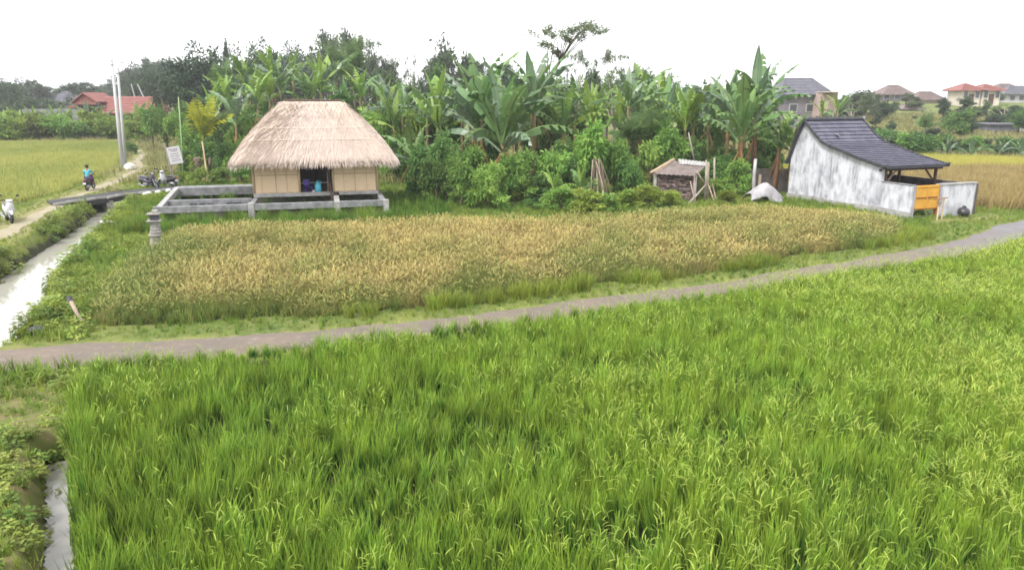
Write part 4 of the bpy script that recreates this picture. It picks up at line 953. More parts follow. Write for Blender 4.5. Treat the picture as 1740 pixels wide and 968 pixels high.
# ------------------------------------------------------------------ grey house on the right
GA = radians(20.5); GB = Vector((18.96, 34.59, 0)); ga = Vector((sin(GA), -cos(GA), 0)); ge = Vector((cos(GA), sin(GA), 0)); GAo = GB - ga * 8.4
def make_house():
    t = empty('grey_house', GAo, GA - pi / 2, 'grey streaked plaster house with a curved dark tile roof and open front', 'house')
    # local axes: x runs along the long wall towards the viewer (s), y across the house (L)
    RP = [(-.22, 1.98), (.0, 2.30), (.35, 3.25), (.70, 4.0), (.96, 4.36), (1.30, 4.12), (1.72, 3.78), (2.42, 3.28), (3.0, 3.10), (3.72, 2.95), (4.95, 2.64), (5.9, 2.46), (6.75, 2.30)]
    W = 3.95; T = .2
    def plane(nm, pts, y0, y1, m): return MB().prism(pts, y0, y1).build(nm, M[m], t)
    wl_ = [(0, -.3)] + [(6.48, -.3), (6.48, 2.26)] + [(s, z - .07) for s, z in RP[::-1] if 0 <= s < 6.4]
    plane('side_wall', wl_, 0, T, 'plaster')
    plane('low_wall', [(6.485, -.3), (8.4, -.3), (8.4, 1.56), (6.485, 1.57)], .0, T, 'plaster')
    plane('plinth', [(-.03, -.3), (8.46, -.3), (8.46, .30), (6.3, .36), (4.1, .26), (2.2, .34), (-.03, .28)], -.07, -.004, 'concrete_pale')
    plane('side_wall', [(0, -.3), (2.3, -.3), (2.3, 3.2), (1.72, 3.7), (.96, 4.25), (.35, 3.15), (0, 2.2)], W - T, W, 'plaster')
    plane('low_wall', [(2.305, -.3), (8.4, -.3), (8.4, 1.5), (2.305, 1.5)], W + .15, W + .35, 'mud_shade_wall')  # far wall's inner face: shade and black stain put into its dark colour
    plane('back_wall', [(.0, -.3), (.18, -.3), (.18, 2.3), (0, 2.2)], T + .005, W - T - .005, 'plaster')
    # front: gate opening then low wall
    MB().box((8.30, 2.95, .62), (.2, 2.4, 1.85)).build('front_wall', M['plaster'], t)
    MB().box((8.30, 2.95, 1.565), (.28, 2.5, .05)).build('coping', M['concrete_pale'], t)
    MB().box((7.44, .10, 1.585), (1.86, .26, .03)).build('coping', M['concrete'], t)
    g = MB().box((8.36, .94, .98), (.05, 1.40, 1.16), None, .008).build('gate', M['orange'], t)
    for zz in (.44, .98, 1.50): MB().box((8.40, .97, zz), (.03, 1.46, .05)).build('rail', M['orange_dark'] if zz < 1.4 else M['orange'], g)
    for yy in (.26, .97, 1.66): MB().box((8.402, yy, .98), (.026, .05, 1.0)).build('stile', M['orange'], g)
    MB().box((8.32, 1.72, .76), (.14, .07, 1.60)).build('gate_post', M['orange_dark'], t)
    # posts, braces and eave beam of the open front
    for yy, ss_ in ((.35, 6.4), (3.7, 6.4), (2.2, 5.0), (3.7, 4.2)):
        zt = np.interp(ss_, [q[0] for q in RP], [q[1] for q in RP]) - .12
        MB().box((ss_, yy, zt / 2), (.11, .11, zt)).build('roof_post', M['wood_dark'], t)
    MB().beam((6.4, .5, 1.60), (6.4, 1.05, 2.12), .07, .07).build('brace', M['wood'], t); MB().beam((6.4, 3.55, 1.55), (6.4, 2.95, 2.12), .07, .07).build('brace', M['wood_dark'], t)
    MB().box((6.42, 2.0, 2.14), (.10, 4.2, .12)).build('eave_beam', M['wood_dark'], t)
    MB().box((4.3, 2.0, .02), (8.0, 3.6, .1)).build('floor', M['concrete'], t)
    # tile courses, each a corrugated strip overlapping the next
    s_ = np.array([q[0] for q in RP[4:]]); z_ = np.array([q[1] for q in RP[4:]]); cum = np.concatenate([[0], np.cumsum(np.hypot(np.diff(s_), np.diff(z_)))])
    def onp(d): return np.interp(d, cum, s_), np.interp(d, cum, z_)
    y0, y1 = -.16, W + .02; nt = 21; nc = 20; step = cum[-1] / nc
    ys = np.linspace(y0, y1, nt * 4 + 1); hh = .028 * np.abs(np.sin((ys - y0) / (y1 - y0) * nt * pi)) ** .7
    rr = random.Random(8)
    for k in range(nc):
        a, b = onp(k * step), onp(min((k + 1.12) * step, cum[-1])); d = Vector((b[0] - a[0], 0, b[1] - a[1])).normalized(); nrm = Vector((-d.z, 0, d.x)); nrm = nrm if nrm.z > 0 else -nrm
        V = []; F = []
        for j, yy in enumerate(ys):
            e = rr.uniform(-.006, .006)
            for (q, lift) in ((a, .0), (b, .055 + e), (b, .025 + e)):
                V.append((q[0] + nrm.x * (hh[j] + lift), yy, q[1] + nrm.z * (hh[j] + lift)))
        for j in range(len(ys) - 1):
            F += [(j * 3, j * 3 + 3, j * 3 + 4, j * 3 + 1), (j * 3 + 1, j * 3 + 4, j * 3 + 5, j * 3 + 2)]
        obj('tile_course', mesh('tile_course', V, F, M['tile']), t)
    bk = [(s - .02, z + .05) for s, z in RP[:5]] + [(s, z - .05) for s, z in RP[:5]][::-1]
    plane('back_roof', bk, y0, y1, 'tile')
    deck = [(s, z - .01) for s, z in RP[4:]] + [(s, z - .07) for s, z in RP[4:]][::-1]
    plane('roof_deck', deck, y0 + .02, y1 - .02, 'wood_dark')
    for yy in (y0 - .03, y1 + .03):
        mb = MB(); pts = [(s, yy, z + .04) for s, z in RP[4:]]
        for p, q in zip(pts[:-1], pts[1:]): mb.beam(p, q, .08, .13)
        mb.build('verge_trim', M['tile_cap'], t)
        mb = MB(); pts = [(s, yy, z + .03) for s, z in RP[:5]]
        for p, q in zip(pts[:-1], pts[1:]): mb.beam(p, q, .08, .12)
        mb.build('verge_trim', M['tile_cap'], t)
    for k in range(14): 
        yy = y0 + (y1 - y0) * (k + .5) / 14
        MB().tube([(.96, yy - .17, 4.43), (.96, yy + .15, 4.45)], [.10, .12], 8).build('ridge_tile', M['tile_cap'], t)
    MB().tube([(.96, y1 + .02, 4.44), (.96, y1 + .20, 4.56)], [.13, .07], 8).build('ridge_end', M['concrete'], t)
    MB().box((6.80, 2.0, 2.27), (.05, y1 - y0 + .1, .10)).build('fascia', M['tile_cap'], t)
    MB().tube([(6.72, y1 - .05, 2.34), (6.92, y1 + .05, 2.40)], [.09, .05], 7).build('eave_end', M['tile_cap'], t)
    MB().tube([(6.66, y0, 2.33), (6.95, y0 - .06, 2.37)], [.12, .08], 7).build('eave_end', M['tile_cap'], t)
    tag(MB().box((0, 0, 0), (.22, .3, .02), Matrix.Rotation(.75, 3, 'Y')).build('white_scrap', M['white_paint'], loc=GAo + ga * 2.15 + ge * 1.15 + Vector((0, 0, 3.62))), 'small white scrap lying on the dark tile roof', 'scrap')
make_house()
def near_gate(s, L, z=0): p = GAo + ga * s + ge * L; return (p.x, p.y, z)
t = empty('wooden_stand', near_gate(9.1, .95, h1(*near_gate(9.1, .95)[:2])), GA, 'small wooden tray stand with dried sticks in front of the orange gate', 'stand')
MB().tube([(0, 0, -.1), (.01, 0, .95)], [.035, .03], 7).build('post', M['bamboo'], t); MB().tube([(.42, .1, -.1), (.40, .1, 1.0)], .03, 7).build('post', M['bamboo'], t)
MB().tube([(-.35, 0, .98), (.6, .08, 1.02)], .025, 6).build('rail', M['orange_dark'], t)
rr = random.Random(1); mb = MB()
for k in range(22): a = rr.random() * 6.28; mb.tube([(.0, 0, .55 + rr.random() * .2), (.16 * cos(a), .16 * sin(a), .85 + rr.random() * .35)], [.012, .005], 4)
mb.build('dried_sticks', M['wood'], t, kind='stuff')
p = near_gate(8.75, 3.05); t = empty('black_bundle', (p[0], p[1], h1(p[0], p[1]) + .10), 0, 'black bundle lying against the white wall right of the gate', 'bundle')
MB().lathe([(.16, 0), (.26, .03), (.28, .18), (.22, .30), (.10, .34)], 10, Matrix.Rotation(.3, 3, 'X')).build('sack', M['black'], t, True); MB().tube([(0, 0, .30), (.05, .02, .40)], [.07, .10], 7).build('knot', M['black'], t)

# ------------------------------------------------------------------ shed, leaning poles, tarp between the bushes
def make_shed():
    x, y, _ = at(1113, 330, 42.3); b = Vector((x, y, h1(x, y))); d = Vector((2.15, -.75, 0)); L = d.length; an = atan2(d.y, d.x)
    t = empty('brick_shed', b, an, 'small tumbledown brick shed with rusty sheet roof among the bushes', 'shed')
    wl2 = L; n = 11; rows = 13; bh = 1.42 / rows; rr = random.Random(6)
    MB().box((wl2 / 2, .14, .68), (wl2 - .04, .12, 1.40)).build('wall_core', M['mortar'], t)
    MB().box((wl2 - .07, .75, .60), (.10, 1.15, 1.22)).build('wall_core', M['mortar'], t)
    bw = wl2 / n; protos = [mesh('brick', *(lambda m: (m.V, m.F))(MB().box((0, 0, 0), (bw - .02, .10, bh - .018), None, .008)), M['brick']) for _ in range(3)]
    for r_ in range(rows):
        for k in range(n):
            if rr.random() < .22: continue
            obj('brick', protos[(r_ + k) % 3], t, ((k + .5) * bw + (bw / 2 if r_ % 2 and k < n - 1 else 0) * .96, .055 + rr.uniform(-.02, .02), .05 + r_ * bh), (rr.uniform(-.04, .04), rr.uniform(-.03, .03), rr.uniform(-.06, .06)))
    for r_ in range(8):
        for k in range(4): obj('brick', protos[k % 3], t, (wl2 + .02, .25 + k * .27, .05 + r_ * bh), (0, 0, pi / 2 + rr.uniform(-.05, .05)))
    MB().box((-.02, -.03, .68), (.17, .14, 1.5), None, .01).build('corner_post', M['concrete_pale'], t); MB().box((wl2 - .02, -.08, .66), (.13, .12, 1.46), None, .01).build('corner_post', M['stone'], t)
    # roof: two tin sheets and a pale strip
    def sheet(nm, a, b_, c, d_, m):
        V = []; F = []; nn = 18
        for i in range(nn + 1):
            q = i / nn; w_ = .018 * sin(i * pi)
            w_ = .02 * (1 if i % 2 else -1)
            for r in (0, 1):
                p = (Vector(a).lerp(Vector(b_), q)).lerp(Vector(d_).lerp(Vector(c), q), r); V += [(p.x, p.y, p.z + w_), (p.x, p.y, p.z + w_ - .02)]
        for i in range(nn): k = i * 4; F += [(k, k + 4, k + 6, k + 2), (k + 1, k + 3, k + 7, k + 5), (k, k + 1, k + 5, k + 4), (k + 2, k + 6, k + 7, k + 3)]
        obj(nm, mesh(nm, V, F, m), t)
    sheet('roof_sheet', (-.12, -.28, 1.44), (wl2 - .08, -.34, 1.40), (wl2 + .45, 1.45, 1.92), (.75, 1.6, 2.05), M['tin'])
    sheet('roof_sheet', (-.38, -.10, 1.50), (.10, -.22, 1.51), (.85, 1.6, 2.12), (.55, 1.9, 2.1), M['wood'])
    sheet('roof_sheet', (1.2, 1.1, 1.94), (wl2 + .38, 1.05, 1.86), (wl2 + .5, 1.55, 2.02), (1.0, 1.75, 2.16), M['tin_pale'])
    MB().tube([(-.25, -.3, 1.5), (.75, 1.9, 2.14)], .05, 6).build('rafter', M['bamboo'], t)
    return t, wl2
sh, WL = make_shed()
SHM = Matrix.Translation(sh.location) @ Matrix.Rotation(sh.rotation_euler.z, 4, 'Z')
def pole_between(p, q, Y0, Y1, r, m, name, label, cat, group=None, zlo=None):
    a = at(p[0], p[1], Y0); b = at(q[0], q[1], Y1); za = h1(a[0], a[1]) if zlo is None else a[2]
    rr = random.Random(int(p[0])); A = Vector((a[0], a[1], za - .05)); B_ = Vector(b); mid = A.lerp(B_, .5) + Vector((rr.uniform(-.05, .05), 0, 0))
    return tag(MB().tube([A, mid, B_], [r, r * .95, r * .8], 7).build(name, M[m], None, True), label, cat, group)
pole_between((1202, 342), (1204, 276), 41.2, 41.4, .085, 'stick', 'shed_prop', 'thicker upright pole at the right end of the shed', 'pole')
pole_between((1197, 342), (1200, 272), 41.0, 41.0, .06, 'bark_pale', 'shed_prop', 'upright pole close left of the thicker one at the shed', 'pole')
pole_between((1212, 335), (1214, 268), 42.6, 42.6, .07, 'bark_pale', 'shed_prop', 'tallest upright pole standing behind the right end of the shed', 'pole')
pole_between((1167, 346), (1200, 313), 39.6, 41.0, .055, 'bark_pale', 'leaning_stick', 'long pale stick slanting up to the right against the shed poles', 'stick')
pole_between((1198, 311), (1184, 291), 41.0, 40.8, .05, 'stick', 'leaning_stick', 'short stick slanting up to the left from the shed poles', 'stick', zlo=1)
pole_between((1215, 343), (1203, 312), 40.5, 41.2, .045, 'stick', 'leaning_stick', 'stick propped from the right against the shed poles', 'stick')
pole_between((1218, 338), (1210, 312), 41.2, 42.0, .04, 'stick', 'leaning_stick', 'thin stick propped behind the shed poles at far right', 'stick')
pole_between((1183, 341), (1173, 308), 40.0, 40.4, .04, 'wood', 'leaning_stick', 'brown stick propped on the shed wall corner', 'stick')
pole_between((1176, 342), (1180, 296), 40.1, 40.6, .03, 'wood', 'leaning_stick', 'thin upright stick at the corner of the shed wall', 'stick')
pole_between((1181, 275), (1170, 225), 44, 44, .05, 'bark_pale', 'thin_stem', 'thin pale bare stem rising behind the shed roof', 'stem', zlo=1)
for i, (a, b, r, m) in enumerate((((1003, 328), (1007, 272), .045, 'bark_pale'), ((1012, 328), (1008, 270), .045, 'bark'), ((1024, 329), (1010, 268), .06, 'bark'), ((1030, 329), (1013, 274), .055, 'bark_pale'),
                    ((1037, 328), (1020, 270), .06, 'bark_pale'), ((1043, 328), (1020, 270), .055, 'bark_pale'), ((1018, 328), (1013, 274), .06, 'bark'), ((1034, 329), (1018, 280), .055, 'bark'), ((1006, 329), (1012, 272), .05, 'bark'), ((1027, 330), (1017, 270), .05, 'bark'))):
    pole_between(a, b, 40.6, 41.2 + .05 * i, r * .62, 'stick' if i % 3 == 0 else 'bark', 'leaning_pole', 'weathered pole of the sheaf leaning in the bushes left of the shed', 'pole', 'sheaf of leaning poles')
x, y = P(1281, 343); pz = h1(x, y); T0 = Vector((x, y, pz)); tp = at(1284, 270, y + .3)
pt = tag(MB().tube([T0 - Vector((.0, -.1, .1)), Vector((tp[0] - .03, y + .25, 1.5)), Vector(tp)], [.10, .09, .085], 8).build('white_post', M['tin_pale'], None, True), 'pale upright post rising through the grey-white cloth', 'post')
def make_tarp():
    V = []; F = []; nu, nv = 16, 12; rr = np.random.RandomState(3)
    for i in range(nu + 1):
        for j in range(nv + 1):
            a, b = i / nu, j / nv; ux = (a - .42) * 1.75; ridge = 1.18 - 1.05 * abs(a - .48) ** 1.25 * 1.7 - .10 * sin(3 * a)
            uy = (b - .5) * 1.1; drop = (abs(b - .5) * 2) ** 2 * (.35 + .75 * a); fold = .06 * sin(a * 21 + b * 3) * (abs(b - .5) + .2)
            V.append((ux + .12 * sin(b * 5), uy + fold, max(.06, ridge - drop + .03 * rr.rand())))
    for i in range(nu):
        for j in range(nv): k = i * (nv + 1) + j; F.append((k, k + 1, k + nv + 2, k + nv + 1))
    o = obj('cloth_cover', mesh('cloth_cover', V, F, M['tarp'], smooth=True), None, (x + .35, y - .1, pz)); o.modifiers.new('thick', 'SOLIDIFY').thickness = .015
    tag(o, 'grey-white cloth draped over sticks beside the pale post', 'cloth')
    q = at(1292, 297, y + .2); tag(MB().tube([(q[0], y + .25, pz + .3), (q[0] + .02, y + .25, q[2])], .08, 7).build('stub_post', M['wood'], None), 'short dark stub of a post sticking out behind the cloth', 'post')
make_tarp()
a = at(1310, 330, 44.2); 
tag(MB().box((a[0] + .2, 44.6, .62), (3.4, .25, 1.7), None, .03).build('mud_wall', M['mud_shade_wall']), 'low dark brown wall between the cloth cover and the grey house', 'wall')

# ------------------------------------------------------------------ distant houses
def hip_roof(t, w, d, z, h, over, m, ridge=.35, loc=(0, 0)):
    a, b = w / 2 + over, d / 2 + over; r = a * ridge; x0, y0 = loc; e = .18
    V = [(x0 - a, y0 - b, z), (x0 + a, y0 - b, z), (x0 + a, y0 + b, z), (x0 - a, y0 + b, z), (x0 - r, y0, z + h), (x0 + r, y0, z + h)]; V += [(p[0], p[1], z - e) for p in V[:4]]
    F = [(0, 1, 5, 4), (1, 2, 5), (2, 3, 4, 5), (3, 0, 4), (6, 7, 1, 0), (7, 8, 2, 1), (8, 9, 3, 2), (9, 6, 0, 3), (9, 8, 7, 6)]
    o = obj('roof', mesh('roof', V, F, M[m]), t)
    mb = MB()
    for p, q in ((4, 5), (0, 4), (3, 4), (1, 5), (2, 5)): mb.tube([V[p], V[q]], .12, 6)
    mb.build('ridge_tiles', M[m], o); n = 10
    for k in range(1, n):                                   # courses on the front slope
        f = k / n; MB().tube([(x0 - a + (a - r) * f, y0 - b + b * f - .02, z + h * f + .02), (x0 + a - (a - r) * f, y0 - b + b * f - .02, z + h * f + .02)], .05, 4, False).build('tile_course', M[m], o)
def house(px, Y, w, d, hw, hr, wallm, roofm, label, rz=0, over=.8, ridge=.35, wins=(), base=None, doors=(), group=None):
    x = at(px, 170, Y)[0]; z = h1(x, Y) if base is None else base
    t = empty('house', (x, Y + d / 2, z), rz, label, 'house', group)
    MB().box((0, 0, hw / 2 - 1.0), (w, d, hw + 2.0)).build('wall', M[wallm], t)
    hip_roof(t, w, d, hw + .1, hr, over, roofm, ridge)
    for (u, zz, ww, hh) in wins:
        f = MB().box((u, -d / 2 - .05, zz), (ww + .2, .10, hh + .2)).build('window', M['white_wall'], t); MB().box((u, -d / 2 - .11, zz), (ww, .04, hh)).build('pane', M['window'], f)
    for (u, ww, hh) in doors:
        f = MB().box((u, -d / 2 - .05, hh / 2), (ww + .2, .10, hh + .1)).build('door', M['wood_dark'], t)
    return t
Yh = 118
def zat(py, Y): return at(870, py, Y)[2]
# red-roofed house on the left
x = at(183, 170, Yh)[0]; t = empty('red_roofed_house', (x, Yh + 3, 0), .0, 'long red-tiled house with a small gabled porch beyond the left hedge', 'house')
ze = zat(189, Yh); zr = zat(164, Yh); MB().box((2.0, 1, ze / 2), (8.6, 5, ze)).build('wall', M['redbrown_wall'], t)
V = [(-2.6, -2.6, ze - .25), (6.6, -2.6, ze - .25), (6.2, 1, zr), (-2.4, 1, zr), (-2.6, 4.2, ze), (6.6, 4.2, ze), (-2.6, -2.6, ze - .4), (6.6, -2.6, ze - .4)]
ro = obj('roof', mesh('roof', V, [(0, 1, 2, 3), (3, 2, 5, 4), (6, 7, 1, 0), (1, 5, 2), (4, 0, 3)], M['red_tile']), t)
for k in range(1, 9): f = k / 9; MB().tube([(-2.58, -2.62 + 3.6 * f, ze - .22 + (zr - ze + .25) * f), (6.55 - .4 * f, -2.62 + 3.6 * f, ze - .22 + (zr - ze + .25) * f)], .05, 4, False).build('tile_course', M['red_tile'], ro)
gz = zat(157, Yh); ez = zat(172, Yh); pc = -3.7
V = [(pc - 2.0, -3.2, ez - .1), (pc, -3.2, gz), (pc + 2.1, -3.2, ez - .1), (pc - 2.0, 3, ez - .1), (pc, 3, gz), (pc + 2.1, 3, ez - .1)]; V += [(a, b, c - .2) for a, b, c in V]
obj('porch_roof', mesh('porch_roof', V, [(0, 1, 4, 3), (1, 2, 5, 4), (0, 6, 7, 1), (1, 7, 8, 2), (6, 9, 10, 7), (7, 10, 11, 8)], M['red_tile']), t)
MB().prism([(pc - 1.6, ez - .2), (pc + 1.7, ez - .2), (pc, gz - .35)], -2.9, -2.8).build('gable', M['redbrown_wall'], t)
MB().box((pc, .5, ez / 2 - .3), (3.2, 3.5, ez - .8)).build('porch_wall', M['wood_dark'], t); MB().box((pc, -2.85, ez - .35), (3.5, .2, .35)).build('porch_beam', M['red_tile'], t)
MB().prism([(pc - 3.1, ez - 1.0), (pc - 1.4, ez - 1.0), (pc - 1.4, ez - .1)], -2.6, 2).build('side_roof', M['red_tile'], t)
for u in (pc - 2.5, pc - 2.0, pc - 1.5, pc + 1.5): MB().box((u, -2.7, ze / 2), (.22, .22, ze + .6)).build('porch_post', M['cream'], t)
for pxx, tilt in ((222, -.4), (238, -.9)):
    a = at(pxx, 165, 121); MB().tube([(a[0] - x, 1.5, a[2] - .5), (a[0] - x + tilt, 1.5, a[2] + 2.0)], .09, 5).build('roof_pole', M['pole'], t)
house(104, 190, 6, 5, 2.4, 2.6, 'grey_wall', 'grey_roof', 'blue-grey steep-roofed house among the trees at far left', wins=((-2, 1.6, 1, 1),), base=2.5, ridge=.15)
tag(MB().box((at(62, 190, 108)[0], 112, 1.9), (9, .3, 4.6)).build('boundary_wall', M['concrete']), 'pale grey boundary wall left of the red-roofed house', 'wall')
# right
t = house(1366, 112, 6.2, 6, zat(161, 112) - h1(at(1366, 170, 112)[0], 112), zat(136, 112) - zat(163, 112), 'grey_wall', 'grey_roof', 'big house with a broad dark grey roof above the banana plants', ridge=.52, over=.9, wins=((-1.5, 3.2, 1.0, 1.0), (1.0, 3.2, 1.0, 1.0)))
x = at(1402, 170, 110.5)[0]; t2 = MB().box((x - t.location.x, 110.5 - t.location.y, (zat(157, 110) - t.location.z) / 2), (2.3, 3.0, zat(157, 110) - t.location.z)).build('annex', M['pink_wall'], t)
MB().box((x - t.location.x, 108.9 - t.location.y, zat(157, 110) - t.location.z + .03), (2.5, 3.4, .12)).build('parapet', M['cream'], t2)
house(1524, 175, 5.6, 5, 2.4, zat(144, 168) - zat(160, 168), 'grey_wall', 'brown_roof', 'dim brown-roofed house half hidden behind the thin trees', base=zat(170, 168) - 1.2, ridge=.3, wins=((-2.5, 2, 1.2, 1.1), (0, 2, 1.2, 1.1), (2.5, 2, 1.2, 1.1)))
house(1580, 160, 4.4, 4.5, 3.2, zat(158, 150) - zat(172, 150), 'cream', 'brown_roof', 'brown-roofed pale house with dark stepped eaves left of the red roofs', base=zat(198, 150), ridge=.4, wins=((-1.6, 1.6, 1, 1.1), (1.4, 1.6, 1, 1.1)))
house(1553, 138, 2.6, 3, 1.8, .8, 'white_wall', 'tin', 'tiny white shack below the brown-roofed house', base=zat(203, 138), wins=((0, 1.2, .8, .8),))
Yr = 150; zb_ = zat(178, Yr)
for px, w_, lb, top in ((1649, 3.7, 'left one of the two cream houses with red pyramid roofs', 143), (1683, 3.6, 'right one of the two cream houses with red pyramid roofs', 144)):
    house(px, Yr, w_, 5, zat(154, Yr) - zb_, zat(top, Yr) - zat(154, Yr), 'cream', 'red_tile', lb, base=zb_, ridge=.06, over=.7, wins=((-1.1, 2.0, .7, 1.3), (1.2, 2.0, .7, 1.3)), doors=((.05, .8, 2.0),), group='red pyramid-roofed houses')
house(1735, 165, 7, 5, zat(160, 165) - zat(176, 165), 1.6, 'white_wall', 'grey_roof', 'white house with a low grey roof at the far right edge', base=zat(176, 165), wins=((-2, 1.2, 1, .9), (0, 1.2, 1, .9)))
house(1714, 175, 5, 5, 2.2, 1.6, 'white_wall', 'brown_roof', 'small white house between the red roofs and the right edge', base=zat(172, 175), wins=((0, 1.2, 1, .9),))
Yd = 98; x = at(1722, 170, Yd)[0]; t = empty('house', (x, Yd + 2, zat(240, Yd)), 0, 'low dark flat-roofed building with a pale end at the right edge', 'house')
MB().box((0, 0, .9), (5.0, 4, 2.4)).build('wall', M['grey_roof'], t); MB().box((.2, 0, 2.18), (5.8, 4.6, .16)).build('roof', M['grey_roof'], t)
MB().box((2.0, -2.06, .8), (1.6, .1, 2.0)).build('door', M['white_wall'], t); MB().box((-.8, -2.06, .9), (1.6, .1, .9)).build('window', M['window'], t)
tag(MB().box((at(1672, 232, 97)[0], 97, zat(233, 97) - .6), (5.5, .3, 1.8)).build('boundary_wall', M['concrete']), 'low pale terrace wall left of the dark flat-roofed building', 'wall')

# ------------------------------------------------------------------ trees and bushes
def leaf_cloud(r, blobs, n, size, clumps=14, aspect=.42, droop=.35, sig=.26, inner=.25):
    """small folded leaves gathered in clumps near the surface of ellipsoid blobs"""
    bl = np.array(blobs, float); vol = (bl[:, 3] * bl[:, 4] * bl[:, 5]) ** (2 / 3); cen = []
    pick = r.choice(len(bl), clumps, p=vol / vol.sum())
    d = r.normal(size=(clumps, 3)); d[:, 2] += .25; d /= np.linalg.norm(d, axis=1)[:, None]
    rad = np.where(r.rand(clumps) < inner, r.uniform(.3, .8, clumps), r.uniform(.82, 1.02, clumps))
    cc = bl[pick, :3] + d * rad[:, None] * bl[pick, 3:]; cs = bl[pick, 3:].mean(1) * sig * r.uniform(.7, 1.4, clumps); ct = r.uniform(0, 1, clumps); cn = d
    k = r.randint(0, clumps, n); off = r.normal(size=(n, 3)) * np.array([1, 1, .65]); p = cc[k] + off * cs[k][:, None]
    nrm = cn[k] * .6 + r.normal(size=(n, 3)) * .75; nrm[:, 2] += .35; nrm /= np.linalg.norm(nrm, axis=1)[:, None]
    ax = r.normal(size=(n, 3)) * .6 + cn[k] * .7 + off * .25; ax[:, 2] -= droop; ax -= nrm * (ax * nrm).sum(1)[:, None]; ax /= np.linalg.norm(ax, axis=1)[:, None] + 1e-9
    sd = np.cross(nrm, ax); L = size * r.uniform(.6, 1.35, n)[:, None]; w = L * aspect * .5
    V = np.stack([p, p + ax * L * .5 + sd * w + nrm * w * .35, p + ax * L - nrm * L * .12, p + ax * L * .5 - sd * w + nrm * w * .35], 1).reshape(-1, 3)
    b = np.arange(n) * 4; F = np.concatenate([np.stack([b, b + 1, b + 2], 1), np.stack([b, b + 2, b + 3], 1)])
    t = np.clip(ct[k] * .75 + r.uniform(0, .25, n), 0, 1); U = np.stack([np.tile([0, .5, 1, .5], n), np.repeat(t, 4)], 1)
    return V, F, U
def tree_proto(name, seed, kind, leafm, n, size, hidden=True):
    r = np.random.RandomState(seed); rr = random.Random(seed); B = []; tr = MB(); kw = {}
    bark = 'bark'
    if kind == 'round':
        for i in range(9):
            a = rr.random() * 6.28; q = rr.uniform(.05, .30); B.append((q * cos(a), q * sin(a), rr.uniform(.42, .85), rr.uniform(.13, .22), rr.uniform(.13, .22), rr.uniform(.09, .16)))
        base, cl = .32, 60
    elif kind == 'tall':
        for i in range(10):
            a = rr.random() * 6.28; z = rr.uniform(.35, .92); q = rr.uniform(.05, .30) * (1.25 - z); B.append((q * cos(a), q * sin(a), z, rr.uniform(.10, .17), rr.uniform(.10, .17), rr.uniform(.06, .11)))
        base, cl = .3, 55
    elif kind == 'sparse':
        bark = 'bark_pale'
        for i in range(13):
            a = rr.random() * 6.28; q = rr.uniform(.12, .42); B.append((q * cos(a), q * sin(a), rr.uniform(.55, .95), rr.uniform(.06, .13), rr.uniform(.06, .13), rr.uniform(.03, .055)))
        base, cl = .35, 46; kw = dict(inner=.5)
    elif kind == 'bush':
        for i in range(11):
            a = rr.random() * 6.28; z = rr.uniform(.09, .82); q = rr.uniform(.08, .32) * (1.15 - z * .5); B.append((q * cos(a), q * sin(a), z, rr.uniform(.14, .2), rr.uniform(.14, .2), rr.uniform(.11, .17)))
        base, cl = .12, 85; kw = dict(droop=.75, sig=.30, aspect=.34)
    elif kind == 'spire':
        for i in range(9):
            z = .18 + .78 * i / 8; q = .16 * (1 - z) + .02; a = rr.random() * 6.28; B.append((q * .6 * cos(a), q * .6 * sin(a), z, q * 1.3, q * 1.3, .07))
        base, cl = .15, 40
    V, F, U = leaf_cloud(r, B, n, size, cl, **kw)
    V[:, 2] = np.maximum(V[:, 2], .01)
    tr.tube([(0, 0, -.04), (rr.uniform(-.02, .02), rr.uniform(-.02, .02), base), (rr.uniform(-.05, .05), rr.uniform(-.05, .05), .62)], [.030, .022, .012], 7)
    for b in B[:9]:
        z0 = min(base * rr.uniform(.6, 1.2), b[2] * .8); tr.tube([(0, 0, z0), (b[0] * .45, b[1] * .45, z0 + (b[2] - z0) * .62), (b[0], b[1], b[2])], [.014, .009, .004], 5)
    return (mesh('trunk', tr.V, tr.F, M[bark], smooth=True), mesh('crown', V, F, M[leafm], U))
PT = {}
PT['round'] = [tree_proto('t', 101 + i, 'round', 'leaf_far', 3600, .058) for i in range(3)]
PT['tall'] = [tree_proto('t', 111 + i, 'tall', 'leaf_far', 3000, .054) for i in range(3)]
PT['sparse'] = [tree_proto('t', 121 + i, 'sparse', 'leaf_feather', 1500, .030) for i in range(3)]
PT['spire'] = [tree_proto('t', 131, 'spire', 'leaf_far', 1600, .04)]
PT['bush'] = [tree_proto('t', 141 + i, 'bush', 'leaf_dark', 4600, .098) for i in range(4)]
PT['fbush'] = [tree_proto('t', 151 + i, 'bush', 'leaf_mid', 2600, .105) for i in range(3)]
_rt = random.Random(77)
LOOK = {'round': 'rounded', 'tall': 'slim upright', 'sparse': 'airy thin-leaved', 'fbush': 'low bushy', 'bush': 'low bushy'}
def place(px, marks):
    return min(marks, key=lambda q: abs(q[0] - px))[1]
def set_mat(o, m):
    o.material_slots[0].link = 'OBJECT'; o.material_slots[0].material = M[m]
def tree(kind, px, Y, top, wpx, label, m=None, name='tree', cat='tree', group=None, base=None, i=None):
    X = at(px, 170, Y)[0]; z0 = h1(X, Y) if base is None else base; zt = at(px, top, Y)[2]; h = max(.3, zt - z0); w = min(wpx / FPX * Y, h * 1.5)
    t = empty(name, (X, Y, z0 - .02), _rt.random() * 6.28, label, cat, group)
    tm, cm = PT[kind][_rt.randrange(len(PT[kind])) if i is None else i % len(PT[kind])]
    obj('trunk', tm, t, scale=(w * .9, w * .9, h)); c = obj('crown', cm, t, scale=(w, w, h))
    if m: set_mat(c, m)
    return t
G = 'hazy trees of the far wood at left'
